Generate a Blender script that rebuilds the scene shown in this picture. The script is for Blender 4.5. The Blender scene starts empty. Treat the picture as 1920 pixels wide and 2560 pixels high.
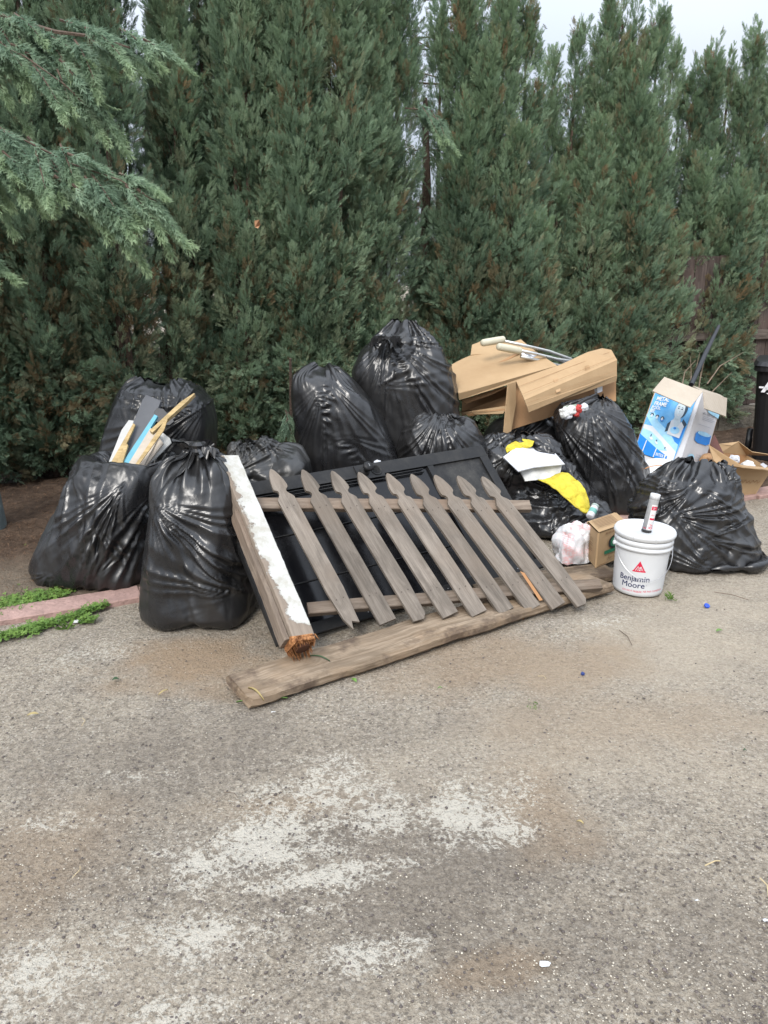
import bpy, bmesh, math, random
import numpy as np
from mathutils import Vector, Matrix, noise
C = bpy.context.scene.collection
SC = bpy.context.scene
R = math.radians
# ------------------------------------------------------------------ camera, sky, sun, exposure
CAM_H, PITCH, FPX = 1.6, 17.0, 1924.0
cam_d = bpy.data.cameras.new('camera')
cam = bpy.data.objects.new('camera', cam_d); C.objects.link(cam)
cam_d.sensor_fit = 'VERTICAL'; cam_d.sensor_height = 34.6; cam_d.lens = 34.6*FPX/2560
cam_d.clip_start = 0.05; cam_d.clip_end = 400
cam.location = (0, 0, CAM_H); cam.rotation_euler = (R(90-PITCH), 0, 0)
SC.camera = cam
w = bpy.data.worlds.new('World'); SC.world = w; w.use_nodes = True
nt = w.node_tree; nt.nodes.clear()
out = nt.nodes.new('ShaderNodeOutputWorld'); bg = nt.nodes.new('ShaderNodeBackground')
sky = nt.nodes.new('ShaderNodeTexSky'); sky.sky_type = 'NISHITA'; sky.sun_disc = False
sky.sun_elevation = R(43); sky.sun_rotation = R(200); sky.air_density = 1.0; sky.dust_density = 4.0
# overcast: a bright even cloud deck lies over the clear sky
mx = nt.nodes.new('ShaderNodeMix'); mx.data_type = 'RGBA'; mx.inputs[0].default_value = 0.90
tc = nt.nodes.new('ShaderNodeTexCoord'); nz = nt.nodes.new('ShaderNodeTexNoise'); nz.inputs['Scale'].default_value = 2.2
nz.inputs['Detail'].default_value = 5
cr = nt.nodes.new('ShaderNodeValToRGB')
cr.color_ramp.elements[0].position = .3; cr.color_ramp.elements[0].color = (.80, .89, 1.04, 1)
cr.color_ramp.elements[1].position = .72; cr.color_ramp.elements[1].color = (.95, 1.01, 1.10, 1)
sx_ = nt.nodes.new('ShaderNodeSeparateXYZ'); ma = nt.nodes.new('ShaderNodeMath'); ma.operation = 'MULTIPLY_ADD'; ma.use_clamp = False
mb_ = nt.nodes.new('ShaderNodeMath'); mb_.operation = 'MAXIMUM'; mb_.inputs[1].default_value = 0.0
vs = nt.nodes.new('ShaderNodeVectorMath'); vs.operation = 'SCALE'
nt.links.new(tc.outputs['Generated'], nz.inputs['Vector']); nt.links.new(nz.outputs['Fac'], cr.inputs['Fac'])
nt.links.new(tc.outputs['Generated'], sx_.inputs[0]); nt.links.new(sx_.outputs['Z'], mb_.inputs[0])
nt.links.new(mb_.outputs[0], ma.inputs[0]); ma.inputs[1].default_value = 15.6; ma.inputs[2].default_value = 2.3
nt.links.new(cr.outputs['Color'], vs.inputs[0]); nt.links.new(ma.outputs[0], vs.inputs['Scale'])
nt.links.new(sky.outputs[0], mx.inputs['A']); nt.links.new(vs.outputs[0], mx.inputs['B'])
nt.links.new(mx.outputs['Result'], bg.inputs['Color']); bg.inputs['Strength'].default_value = 0.085
nt.links.new(bg.outputs[0], out.inputs[0])
sd = bpy.data.lights.new('sun', 'SUN'); sd.energy = 1.5; sd.angle = R(20); sd.color = (1.0, .96, .9)
sun = bpy.data.objects.new('sun', sd); C.objects.link(sun)
sun.rotation_euler = (R(47), 0, R(-20))
SC.view_settings.view_transform = 'Standard'; SC.view_settings.look = 'None'
SC.view_settings.gamma = 1; SC.view_settings.use_curve_mapping = False; SC.view_settings.exposure = 1.02
SC.render.resolution_x = 768; SC.render.resolution_y = 1024
rng = np.random.default_rng(7); random.seed(7)

# ------------------------------------------------------------------ from photograph pixels to places in the world
cp, sp = math.cos(R(PITCH)), math.sin(R(PITCH))
def ray(px, py):
    a, b = (px-960)/FPX, (1280-py)/FPX
    return np.array([a, cp+b*sp, -sp+b*cp])
def G(px, py, z=0.0):                       # the place at height z seen at that pixel
    d = ray(px, py); t = (z-CAM_H)/d[2]; return np.array([0, 0, CAM_H])+d*t
def P(px, py, Y):                           # the place Y metres in front seen at that pixel
    d = ray(px, py); t = Y/d[1]; return np.array([0, 0, CAM_H])+d*t
def onplane(px, py, p0, n):
    o = np.array([0, 0, CAM_H]); d = ray(px, py); t = np.dot(np.asarray(p0)-o, n)/np.dot(d, n); return o+d*t
def unit(v): v = np.asarray(v, float); return v/max(np.linalg.norm(v), 1e-9)

# ------------------------------------------------------------------ objects
def link(name, me, m=None, parent=None, smooth=False):
    o = bpy.data.objects.new(name, me); C.objects.link(o)
    if m is not None:
        for x in (m if isinstance(m, (list, tuple)) else [m]): me.materials.append(x)
    if smooth: me.shade_smooth()
    if parent is not None: o.parent = parent
    return o
def tag(o, label=None, cat=None, group=None, kind=None):
    if label: o['label'] = label
    if cat: o['category'] = cat
    if group: o['group'] = group
    if kind: o['kind'] = kind
    return o
def empty(name, label, cat, loc=(0, 0, 0), group=None):
    o = bpy.data.objects.new(name, None); C.objects.link(o); o.empty_display_size = .1
    o['_at'] = [float(v) for v in loc]
    return tag(o, label, cat, group)
def mesh(vs, fs):
    me = bpy.data.meshes.new('m'); me.from_pydata([tuple(map(float, v)) for v in vs], [], [tuple(int(i) for i in f) for f in fs]); me.update(); return me
def bigmesh(V, F, attr=None):               # V (n,3) F (m,k) numpy, fast path
    me = bpy.data.meshes.new('m'); n, (m, k) = len(V), F.shape
    me.vertices.add(n); me.vertices.foreach_set('co', V.astype(np.float32).ravel())
    me.loops.add(m*k); me.loops.foreach_set('vertex_index', F.astype(np.int32).ravel())
    me.polygons.add(m); me.polygons.foreach_set('loop_start', np.arange(0, m*k, k, dtype=np.int32))
    me.polygons.foreach_set('loop_total', np.full(m, k, dtype=np.int32))
    me.update(calc_edges=True)
    for nm, dat in (attr or {}).items():
        a = me.attributes.new(nm, 'FLOAT', 'POINT'); a.data.foreach_set('value', dat.astype(np.float32))
    return me

# ------------------------------------------------------------------ materials
class N:
    def __init__(s, name):
        s.m = bpy.data.materials.new(name); s.m.use_nodes = True; s.t = s.m.node_tree
        s.b = s.t.nodes['Principled BSDF']; s.out = s.t.nodes['Material Output']; s._co = None
    def n(s, typ, **kw):
        nd = s.t.nodes.new(typ)
        for k, v in kw.items():
            if k in nd.inputs: nd.inputs[k].default_value = v
            else: setattr(nd, k, v)
        return nd
    def l(s, a, b): s.t.links.new(a, b)
    def co(s, scale=None, kind='Object'):
        if s._co is None: s._co = s.n('ShaderNodeTexCoord')
        o = s._co.outputs[kind]
        if scale is None: return o
        mp = s.n('ShaderNodeMapping'); mp.inputs['Scale'].default_value = scale; s.l(o, mp.inputs['Vector']); return mp.outputs[0]
    def noise(s, scale, detail=4, rough=.55, vec=None, dist=0.0):
        nd = s.n('ShaderNodeTexNoise'); nd.inputs['Scale'].default_value = scale; nd.inputs['Detail'].default_value = detail
        nd.inputs['Roughness'].default_value = rough; nd.inputs['Distortion'].default_value = dist
        s.l(vec if vec is not None else s.co(), nd.inputs['Vector']); return nd.outputs['Fac']
    def vor(s, scale, feature='F1', vec=None, outp='Distance', rnd=1.0):
        nd = s.n('ShaderNodeTexVoronoi'); nd.feature = feature; nd.inputs['Scale'].default_value = scale; nd.inputs['Randomness'].default_value = rnd
        s.l(vec if vec is not None else s.co(), nd.inputs['Vector']); return nd.outputs[outp]
    def ramp(s, src, stops, interp='LINEAR'):
        nd = s.n('ShaderNodeValToRGB'); r = nd.color_ramp; r.interpolation = interp
        while len(r.elements) < len(stops): r.elements.new(.5)
        for e, (p, c) in zip(r.elements, stops):
            e.position = p; e.color = (c, c, c, 1) if isinstance(c, (int, float)) else (*c, 1)
        s.l(src, nd.inputs['Fac']); return nd.outputs['Color']
    def mix(s, f, a, b, mode='MIX'):
        nd = s.n('ShaderNodeMix'); nd.data_type = 'RGBA'; nd.blend_type = mode; nd.clamp_factor = True
        for i, v in ((0, f), ('A', a), ('B', b)):
            if isinstance(v, bpy.types.NodeSocket): s.l(v, nd.inputs[i])
            elif isinstance(v, (int, float)) and i != 0: nd.inputs[i].default_value = (v, v, v, 1)
            elif isinstance(v, (int, float)): nd.inputs[0].default_value = v
            else: nd.inputs[i].default_value = (*v, 1)
        return nd.outputs['Result']
    def math(s, op, a, b=0.0, c=None):
        nd = s.n('ShaderNodeMath'); nd.operation = op
        for i, v in enumerate((a, b) if c is None else (a, b, c)):
            if isinstance(v, bpy.types.NodeSocket): s.l(v, nd.inputs[i])
            else: nd.inputs[i].default_value = v
        return nd.outputs[0]
    def attr(s, name, outp='Fac'):
        nd = s.n('ShaderNodeAttribute'); nd.attribute_name = name; return nd.outputs[outp]
    def bump(s, h, dist=.01, strength=1.0):
        nd = s.n('ShaderNodeBump'); nd.inputs['Distance'].default_value = dist; nd.inputs['Strength'].default_value = strength
        s.l(h, nd.inputs['Height']); s.l(nd.outputs[0], s.b.inputs['Normal'])
    def set(s, col=None, rough=None, spec=None, metal=None, alpha=None):
        for k, v in (('Base Color', col), ('Roughness', rough), ('Specular IOR Level', spec), ('Metallic', metal), ('Alpha', alpha)):
            if v is None: continue
            if isinstance(v, bpy.types.NodeSocket): s.l(v, s.b.inputs[k])
            elif k == 'Base Color': s.b.inputs[k].default_value = (*v, 1)
            else: s.b.inputs[k].default_value = v
        return s.m
def simple(name, col, rough=.6, var=.18, scale=25, bump=0.0, spec=.4, metal=0.0):
    s = N(name); f = s.noise(scale, 5, .65)
    s.set(s.mix(s.ramp(f, [(.3, 0.0), (.7, 1.0)]), tuple(c*(1-var) for c in col), tuple(min(1, c*(1+var)) for c in col)), rough, spec, metal)
    if bump: s.bump(s.noise(scale*3, 4), bump)
    return s.m

# ------------------------------------------------------------------ film: bags of thin black plastic
def mat_bag(name, base=(.014, .014, .015), rough=.27, dusty=.08):
    s = N(name)
    d = s.noise(3.2, 5, .65); dd = s.ramp(d, [(.45, 0.0), (.75, 1.0)]); sp_ = s.ramp(s.noise(140, 3, .6), [(.62, 0.0), (.74, 1.0)])
    dust = s.math('MULTIPLY', dd, dusty)
    dust2 = s.math('ADD', dust, s.math('MULTIPLY', sp_, .05))
    s.set(s.mix(dust2, base, (.16, .15, .13)), s.ramp(d, [(.3, rough-.06), (.8, rough+.16)]), .55)
    # fine crinkles of the film itself
    h = s.math('ADD', s.math('MULTIPLY', s.vor(11, 'DISTANCE_TO_EDGE', s.co((1, 1, .4))), 1.6), s.math('MULTIPLY', s.vor(34, 'DISTANCE_TO_EDGE', s.co((1, 1, .5))), .5))
    s.bump(h, .010, .22)
    return s.m
def sm1(a, k=1):                            # smooth an (nv,nu,3) grid along both axes
    for _ in range(k):
        b = a.copy(); b += .5*(np.roll(a, 1, 1)+np.roll(a, -1, 1)); b /= 2
        c = b.copy(); c[1:-1] = .5*b[1:-1]+.25*(b[2:]+b[:-2]); a = c
    return a
def normals(T):
    du = np.roll(T, -1, 1)-np.roll(T, 1, 1); dv = np.zeros_like(T); dv[1:-1] = T[2:]-T[:-2]; dv[0] = T[1]-T[0]; dv[-1] = T[-1]-T[-2]
    n = np.cross(du, dv); n /= np.maximum(np.linalg.norm(n, axis=2, keepdims=True), 1e-9); return n
def resample(T, nv, nu):
    v = np.linspace(0, T.shape[0]-1, nv); i = np.minimum(v.astype(int), T.shape[0]-2); f = (v-i)[:, None, None]
    A = T[i]*(1-f)+T[i+1]*f
    u = np.linspace(0, T.shape[1], nu, endpoint=False); j = u.astype(int); g = (u-j)[None, :, None]
    return A[:, j]*(1-g)+A[:, (j+1) % T.shape[1]]*g
def film(T, it=160, slack_u=1.10, slack_v=1.05, rin=.02, rout=.035, seed=0, circ=.55, bend=.25, tension=None):
    """Lets a sheet that is larger than the load under it settle on it: T (nv,nu,3) is the load's surface, the sheet is longer by the slack."""
    g = np.random.default_rng(seed)
    N0 = normals(T); X = T + N0*(sm1(g.normal(0, 1, T.shape[:2]+(1,)), 3)*.03)
    hu = np.linalg.norm(np.roll(T, -1, 1)-T, axis=2); hv = np.linalg.norm(T[1:]-T[:-1], axis=2)
    c = hu.sum(1); cm = c.max()
    scale = np.maximum(1, np.minimum((cm*circ)/np.maximum(c, 1e-6), 1.9))[:, None]
    # uneven slack: stretched in some places, loose in others
    sl = sm1(g.normal(0, 1, T.shape[:2]+(1,)), 30)[..., 0]; sl = sl/max(sl.std(), 1e-9)
    Lu = hu*scale*slack_u*(1+.05*sl); Lv = hv*slack_v*(1+.03*sl[:-1])
    d1 = np.linalg.norm(np.roll(T, -1, 1)[1:]-T[:-1], axis=2)*(scale[1:]*.5+.5)*(.5*(slack_u+slack_v))
    d2 = np.linalg.norm(T[1:]-np.roll(T, -1, 1)[:-1], axis=2)*(scale[1:]*.5+.5)*(.5*(slack_u+slack_v))
    for k in range(it):
        D = np.zeros_like(X); W = np.zeros(X.shape[:2]+(1,))
        def acc(E, L, ia, ib, w):
            ln = np.linalg.norm(E, axis=2)
            s = (w*.5*(ln-L)/np.maximum(ln, 1e-9))[..., None]*E
            return s
        E = np.roll(X, -1, 1)-X; s = acc(E, Lu, 0, 0, 1.0); D += s; D -= np.roll(s, 1, 1); W += 2
        E = X[1:]-X[:-1]; s = acc(E, Lv, 0, 0, 1.0); D[:-1] += s; D[1:] -= s; W[:-1] += 1; W[1:] += 1
        E = np.roll(X, -1, 1)[1:]-X[:-1]; s = acc(E, d1, 0, 0, .5); D[:-1] += s; D[1:] -= np.roll(s, 1, 1); W += 1
        E = X[1:]-np.roll(X, -1, 1)[:-1]; s = acc(E, d2, 0, 0, .5); D[:-1] += np.roll(s, 1, 1); D[1:] -= s
        X = X+D/W*1.7
        if bend:
            lap = .5*(np.roll(X, 1, 1)+np.roll(X, -1, 1))-X
            X = X+lap*bend*.3
            lv = np.zeros_like(X); lv[1:-1] = .5*(X[2:]+X[:-2])-X[1:-1]; X = X+lv*bend*.5
        # stay near the load
        o = X-T; dn = (o*N0).sum(2, keepdims=True); ot = o-dn*N0
        dn = np.clip(dn, -rin, rout); X = T+dn*N0+ot*.995
        X[0] = T[0]; X[..., 2] = np.maximum(X[..., 2], .004)
    return X
def ringsurf(rings, nv=60, nu=96, power=2.3):
    """rings: (centre xyz, rx, ry, turn, lean) from the base up; smooth interpolation into an (nv,nu,3) surface."""
    n = len(rings); K = np.array([[*r[0], r[1], r[2], r[3] if len(r) > 3 else 0.0] for r in rings])
    d = np.concatenate([[0], np.cumsum(np.linalg.norm(np.diff(K[:, :5], axis=0), axis=1)+.01)]); t = np.linspace(0, d[-1], nv)
    Q = np.zeros((nv, 6))
    m = np.zeros_like(K)                    # monotone-ish cubic
    m[1:-1] = (K[2:]-K[:-2])/(d[2:]-d[:-2])[:, None]; m[0] = (K[1]-K[0])/(d[1]-d[0]); m[-1] = (K[-1]-K[-2])/(d[-1]-d[-2])
    for a in range(nv):
        i = min(max(np.searchsorted(d, t[a])-1, 0), n-2); h = d[i+1]-d[i]; s = (t[a]-d[i])/h
        Q[a] = (2*s**3-3*s*s+1)*K[i]+(s**3-2*s*s+s)*h*m[i]+(-2*s**3+3*s*s)*K[i+1]+(s**3-s*s)*h*m[i+1]
    Q[:, 3:5] = np.maximum(Q[:, 3:5], .002)
    th = np.linspace(0, 2*np.pi, nu, endpoint=False); e = 2/power
    cx = np.sign(np.cos(th))*np.abs(np.cos(th))**e; cy = np.sign(np.sin(th))*np.abs(np.sin(th))**e
    T = np.zeros((nv, nu, 3))
    ct, st = np.cos(Q[:, 5])[:, None], np.sin(Q[:, 5])[:, None]
    lx, ly = Q[:, 3:4]*cx, Q[:, 4:5]*cy
    T[..., 0] = Q[:, 0:1]+lx*ct-ly*st; T[..., 1] = Q[:, 1:2]+lx*st+ly*ct; T[..., 2] = Q[:, 2:3]
    return T
def lumps(T, amp, freq, seed, octs=2):      # the load inside pushes the film out unevenly, with flats and corners
    N0 = normals(T); nv, nu = T.shape[:2]; off = Vector((seed*7.3, seed*3.1, seed*1.7)); H = np.zeros((nv, nu, 1))
    for a in range(nv):
        for b in range(nu):
            v = Vector(T[a, b])*freq+off
            H[a, b, 0] = noise.noise(v)+.5*(.5-noise.voronoi(v*.8)[0][0])*2*.6
    return T+N0*H*amp
def gridmesh(X, closed_bottom=True, closed_top=True):
    nv, nu = X.shape[:2]; V = X.reshape(-1, 3)
    a = np.arange(nv-1)[:, None]*nu+np.arange(nu)[None]; b = np.arange(nv-1)[:, None]*nu+(np.arange(nu)[None]+1) % nu
    F = np.stack([a, b, b+nu, a+nu], -1).reshape(-1, 4)
    return bigmesh(V, F)
def flats(T, c, seed, n=14, lo=.80, hi=.98, zlim=None):
    """boxes and boards in the load: the surface is cut by random flat faces around its middle."""
    g = np.random.default_rng(seed+50); c = np.asarray(c, float); X = T.copy()
    for k in range(n):
        d = g.normal(0, 1, 3); d[2] *= .55; d = d/np.linalg.norm(d)
        s = ((X-c)*d).sum(2); h = s.max()*g.uniform(lo, hi); over = np.maximum(s-h, 0)[..., None]
        X = X-over*d*.93
    return X
def tri(x): return np.abs((x % 1.0)-.5)*4-1
def crumple(X, seed, amp=.03, wl=.42, levels=3, per=4, aniso=(1, 1, .35), fall=.45, warp=.05):
    """flat facets with straight creases between them: sums of folded planes, from broad to small."""
    g = np.random.default_rng(seed+90); N0 = normals(sm1(X, 6)); H = np.zeros(X.shape[:2])
    for lv in range(levels):
        for k in range(per+lv*2):
            d = g.normal(0, 1, 3)*np.array(aniso); d /= np.linalg.norm(d); e = g.normal(0, 1, 3); e /= np.linalg.norm(e)
            L = wl*(fall**lv)*g.uniform(.7, 1.5)
            m = np.clip(.5+1.3*np.sin((X*e).sum(2)*(5+5*lv)+g.uniform(0, 6)), 0, 1)
            H += tri((X*d).sum(2)/L+g.uniform(0, 1)+warp*np.sin((X*e).sum(2)*6+k))*m*(fall**lv)*(.8 if lv else 1)
    return X+N0*(H*amp)[..., None]
def fans(X, pts, seed):
    """folds that radiate from a pinched point: pts = (x,y,z, radius, direction angle, spread, number, height)"""
    g = np.random.default_rng(seed+7); Y = X.copy(); N0 = normals(X)
    for (p, rad, a0, spread, num, h) in pts:
        D = X-np.asarray(p); side = D[..., 0]; up = D[..., 2]; r = np.linalg.norm(D, axis=2)
        an = np.arctan2(up, side); da = (an-a0+np.pi) % (2*np.pi)-np.pi
        k = np.exp(-(da/spread)**2)*np.clip(r/(.25*rad), 0, 1)*np.exp(-(r/rad)**2)
        ph = da*num/(2*spread)+.35*np.sin(da*num*1.7+g.uniform(0, 6))
        front = (N0[..., 1] < .3)
        Y += N0*((1-np.abs(np.sin(np.pi*ph)))*k*h*front)[..., None]
    return Y
def make_film(T, seed, flat=12, crum=.014, wl=.42, it=70, lo=.90, slack=(1.06, 1.03), circ=.7, bend=.3, rout=.035, lump=.02, res=(180, 280), fan=(), c=None, aniso=(1, 1, .35), levels=3):
    T = lumps(T, lump, 2.5, seed)
    if c is None: c = T.reshape(-1, 3).mean(0)
    if flat: T = flats(T, c, seed, flat, lo)
    X = film(T, it, slack[0], slack[1], seed=seed, circ=circ, bend=bend, rout=rout)
    X = resample(X, *res); X = sm1(X, 2)
    X = crumple(X, seed, crum, wl, levels, aniso=aniso)
    if fan: X = fans(X, fan, seed)
    X[..., 2] = np.maximum(X[..., 2], .004)
    return X
def uvset(me, uvs):                         # uvs per loop
    l = me.uv_layers.new(name='UVMap'); l.data.foreach_set('uv', np.asarray(uvs, np.float32).ravel())
def plank(a, b, w, t, up=(0, 0, 1), seg=14, jit=.0015, ch=.006, wfun=None, endcut=0.0, seed=0, off=0.0):
    """a board from a to b: width w, thickness t along up, chamfered and a little uneven; UV = metres along and round it"""
    a, b = np.asarray(a, float), np.asarray(b, float); ax = unit(b-a); L = np.linalg.norm(b-a)
    up = np.asarray(up, float); up = unit(up-np.dot(up, ax)*ax); sd_ = np.cross(up, ax); g = np.random.default_rng(seed+11)
    ch = min(ch, t*.4, w*.4); hw, ht = w/2, t/2
    prof = [(-hw+ch, -ht), (hw-ch, -ht), (hw, -ht+ch), (hw, ht-ch), (hw-ch, ht), (-hw+ch, ht), (-hw, ht-ch), (-hw, -ht+ch)]
    per = [0]; 
    for i in range(8): per.append(per[-1]+math.dist(prof[i], prof[(i+1) % 8]))
    V = []; 
    wob = g.normal(0, 1, (seg+1, 2)); wob = np.cumsum(wob, 0)*jit*.5
    for i in range(seg+1):
        s = i/seg; k = 1.0 if wfun is None else wfun(s)
        for j, (x, y) in enumerate(prof):
            e = 0.0
            if i in (0, seg) and endcut: e = g.uniform(-endcut, endcut)
            V.append(a+ax*(L*s+e)+sd_*(x*k+wob[i, 0]+g.normal(0, jit*.4))+up*(y+wob[i, 1]*.5+g.normal(0, jit*.3)))
    F = []; UV = []
    for i in range(seg):
        for j in range(8):
            j2 = (j+1) % 8; F.append((i*8+j, i*8+j2, (i+1)*8+j2, (i+1)*8+j)); u0, u1 = L*i/seg+off, L*(i+1)/seg+off
            UV += [(u0, per[j]), (u0, per[j+1]), (u1, per[j+1]), (u1, per[j])]
    F.append(tuple(range(7, -1, -1))); UV += [(off, .3+prof[j][1]) for j in range(7, -1, -1)]
    F.append(tuple(seg*8+j for j in range(8))); UV += [(off+L, .3+prof[j][1]) for j in range(8)]
    me = mesh(V, F); uvset(me, UV); return me
def extr(pts, o, ax, ay, az, t, off=(0, 0)):
    """an outline (x,y) in the frame o, ax, ay pushed t along az; UV = (y, x) in metres"""
    o, ax, ay, az = (np.asarray(v, float) for v in (o, ax, ay, az)); n = len(pts)
    V = [o+ax*x+ay*y for x, y in pts]+[o+ax*x+ay*y+az*t for x, y in pts]
    F = [tuple(range(n-1, -1, -1)), tuple(range(n, 2*n))]+[(i, (i+1) % n, n+(i+1) % n, n+i) for i in range(n)]
    UV = [(pts[i][1]+off[0], pts[i][0]+off[1]) for i in range(n-1, -1, -1)]+[(pts[i][1]+off[0], pts[i][0]+off[1]) for i in range(n)]
    for i in range(n):
        for k in (i, (i+1) % n): UV.append((pts[k][1]+off[0], pts[k][0]+off[1]))
        for k in ((i+1) % n, i): UV.append((pts[k][1]+off[0], pts[k][0]+off[1]+t))
    me = mesh(V, F); uvset(me, UV); return me
def sheet(pts, t=.006, flip=False, sag=0.0, nsub=0, seed=0):
    """a thick card from pixel corners with distances [(px,py,Y)] or 3D points"""
    Q = [P(*p) if abs(p[0]) > 20 else np.asarray(p, float) for p in pts]; c = sum(Q)/len(Q)
    n = sum(np.cross(Q[i]-c, Q[(i+1) % len(Q)]-c) for i in range(len(Q))); n = unit(n)
    if np.dot(n, np.array([0, 0, CAM_H])-c) < 0: n = -n
    bm = bmesh.new(); f = bm.faces.new([bm.verts.new(q) for q in Q]); bmesh.ops.triangulate(bm, faces=[f])
    if nsub:
        bmesh.ops.subdivide_edges(bm, edges=bm.edges[:], cuts=nsub, use_grid_fill=True)
        for v in bm.verts: v.co += Vector(n)*(noise.noise(Vector(v.co)*4+Vector((seed, 0, 0)))*sag)
    r = bmesh.ops.extrude_face_region(bm, geom=bm.faces[:])
    for v in [g_ for g_ in r['geom'] if isinstance(g_, bmesh.types.BMVert)]: v.co -= Vector(n)*t
    bmesh.ops.recalc_face_normals(bm, faces=bm.faces[:])
    me = bpy.data.meshes.new('m'); bm.to_mesh(me); bm.free(); uvplanar(me, n); return me
def uvplanar(me, n):
    n = unit(n); a = unit(np.cross((0, 0, 1), n) if abs(n[2]) < .95 else (1, 0, 0)); b = np.cross(n, a)
    co = np.array([v.co for v in me.vertices]); idx = [l.vertex_index for l in me.loops]
    uvset(me, np.stack([co[idx]@a, co[idx]@b], 1))
def lathe(prof, c, seg=40, axis=(0, 0, 1), cap=(True, True)):
    ax = unit(axis); a = unit(np.cross(ax, (0, 1, .01))); b = np.cross(ax, a); c = np.asarray(c, float)
    V = [c+ax*z+(a*math.cos(2*math.pi*k/seg)+b*math.sin(2*math.pi*k/seg))*r for r, z in prof for k in range(seg)]
    F = [(i*seg+k, i*seg+(k+1) % seg, (i+1)*seg+(k+1) % seg, (i+1)*seg+k) for i in range(len(prof)-1) for k in range(seg)]
    if cap[0]: F.append(tuple(range(seg-1, -1, -1)))
    if cap[1]: F.append(tuple((len(prof)-1)*seg+k for k in range(seg)))
    return mesh(V, F)
def tube(pts, r, seg=8, taper=1.0):
    pts = [np.asarray(p, float) for p in pts]; V = []; n = len(pts); F = []
    for i, p in enumerate(pts):
        d = unit(pts[min(i+1, n-1)]-pts[max(i-1, 0)]); a = unit(np.cross(d, (.13, .2, 1) if abs(d[2]) < .9 else (1, 0, 0))); b = np.cross(d, a)
        rr = (r[i] if isinstance(r, (list, tuple, np.ndarray)) else r)*(1+(taper-1)*i/max(n-1, 1))
        for k in range(seg): V.append(p+(a*math.cos(2*math.pi*k/seg)+b*math.sin(2*math.pi*k/seg))*rr)
    for i in range(n-1):
        for k in range(seg): F.append((i*seg+k, i*seg+(k+1) % seg, (i+1)*seg+(k+1) % seg, (i+1)*seg+k))
    F.append(tuple(range(seg-1, -1, -1))); F.append(tuple((n-1)*seg+k for k in range(seg)))
    return mesh(V, F)
def joined(ms):
    V, F = [], []
    for me in ms:
        b = len(V); V += [tuple(v.co) for v in me.vertices]; F += [tuple(i+b for i in p.vertices) for p in me.polygons]
    return mesh(V, F)
def quad(c00, c10, c11, c01, lift=0.0):
    """a flat face to print on: returns f(u,v,level) -> place"""
    c = [np.asarray(x, float) for x in (c00, c10, c11, c01)]; n = unit(np.cross(c[1]-c[0], c[3]-c[0]))
    if np.dot(n, np.array([0, 0, CAM_H])-c[0]) < 0: n = -n
    return lambda u, v, k=1: c[0]*(1-u)*(1-v)+c[1]*u*(1-v)+c[2]*u*v+c[3]*(1-u)*v+n*(lift+.0012*k)
def poly(f, pts, k=1):
    return mesh([f(u, v, k) for u, v in pts], [tuple(range(len(pts)))])
def polys(f, lst, k=1):
    V, F = [], []
    for pts in lst:
        F.append(tuple(range(len(V), len(V)+len(pts)))); V += [f(u, v, k) for u, v in pts]
    return mesh(V, F)
def curved(f, lst, k=1, cuts=4):
    V, F = [], []
    for pts in lst: F.append(tuple(range(len(V), len(V)+len(pts)))); V += [(u, v, 0) for u, v in pts]
    me = bpy.data.meshes.new('m'); me.from_pydata(V, [], F); bm = bmesh.new(); bm.from_mesh(me); bmesh.ops.triangulate(bm, faces=bm.faces[:]); bmesh.ops.subdivide_edges(bm, edges=bm.edges[:], cuts=cuts, use_grid_fill=True); bm.to_mesh(me); bm.free()
    for v in me.vertices: v.co = Vector(f(v.co.x, v.co.y, k))
    return me
def ell(cx, cy, rx, ry, n=28, a0=0, a1=360, rot=0):
    r = R(rot); out = []
    for i in range(n):
        t = R(a0+(a1-a0)*i/(n if a1-a0 >= 360 else n-1)); x, y = rx*math.cos(t), ry*math.sin(t)
        out.append((cx+x*math.cos(r)-y*math.sin(r), cy+x*math.sin(r)+y*math.cos(r)))
    return out
def rect(x0, y0, x1, y1): return [(x0, y0), (x1, y0), (x1, y1), (x0, y1)]
def text(f, body, x, y, size, k=2, bold=0.0, sx=1.0, shear=0.0, align='LEFT', space=1.0, cuts=0):
    cu = bpy.data.curves.new('t', 'FONT'); cu.body = body; cu.size = 1; cu.offset = bold; cu.align_x = align; cu.space_character = space; cu.resolution_u = 3
    o = bpy.data.objects.new('t', cu); C.objects.link(o); bpy.context.view_layer.update()
    me = bpy.data.meshes.new_from_object(o.evaluated_get(bpy.context.evaluated_depsgraph_get()))
    if cuts:
        bm = bmesh.new(); bm.from_mesh(me); bmesh.ops.triangulate(bm, faces=bm.faces[:]); bmesh.ops.subdivide_edges(bm, edges=bm.edges[:], cuts=cuts, use_grid_fill=False); bm.to_mesh(me); bm.free()
    for v in me.vertices:
        u, w_ = x+(v.co.x+shear*v.co.y)*size*sx, y+v.co.y*size; v.co = Vector(f(u, w_, k))
    bpy.data.objects.remove(o); bpy.data.curves.remove(cu); return me
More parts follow.
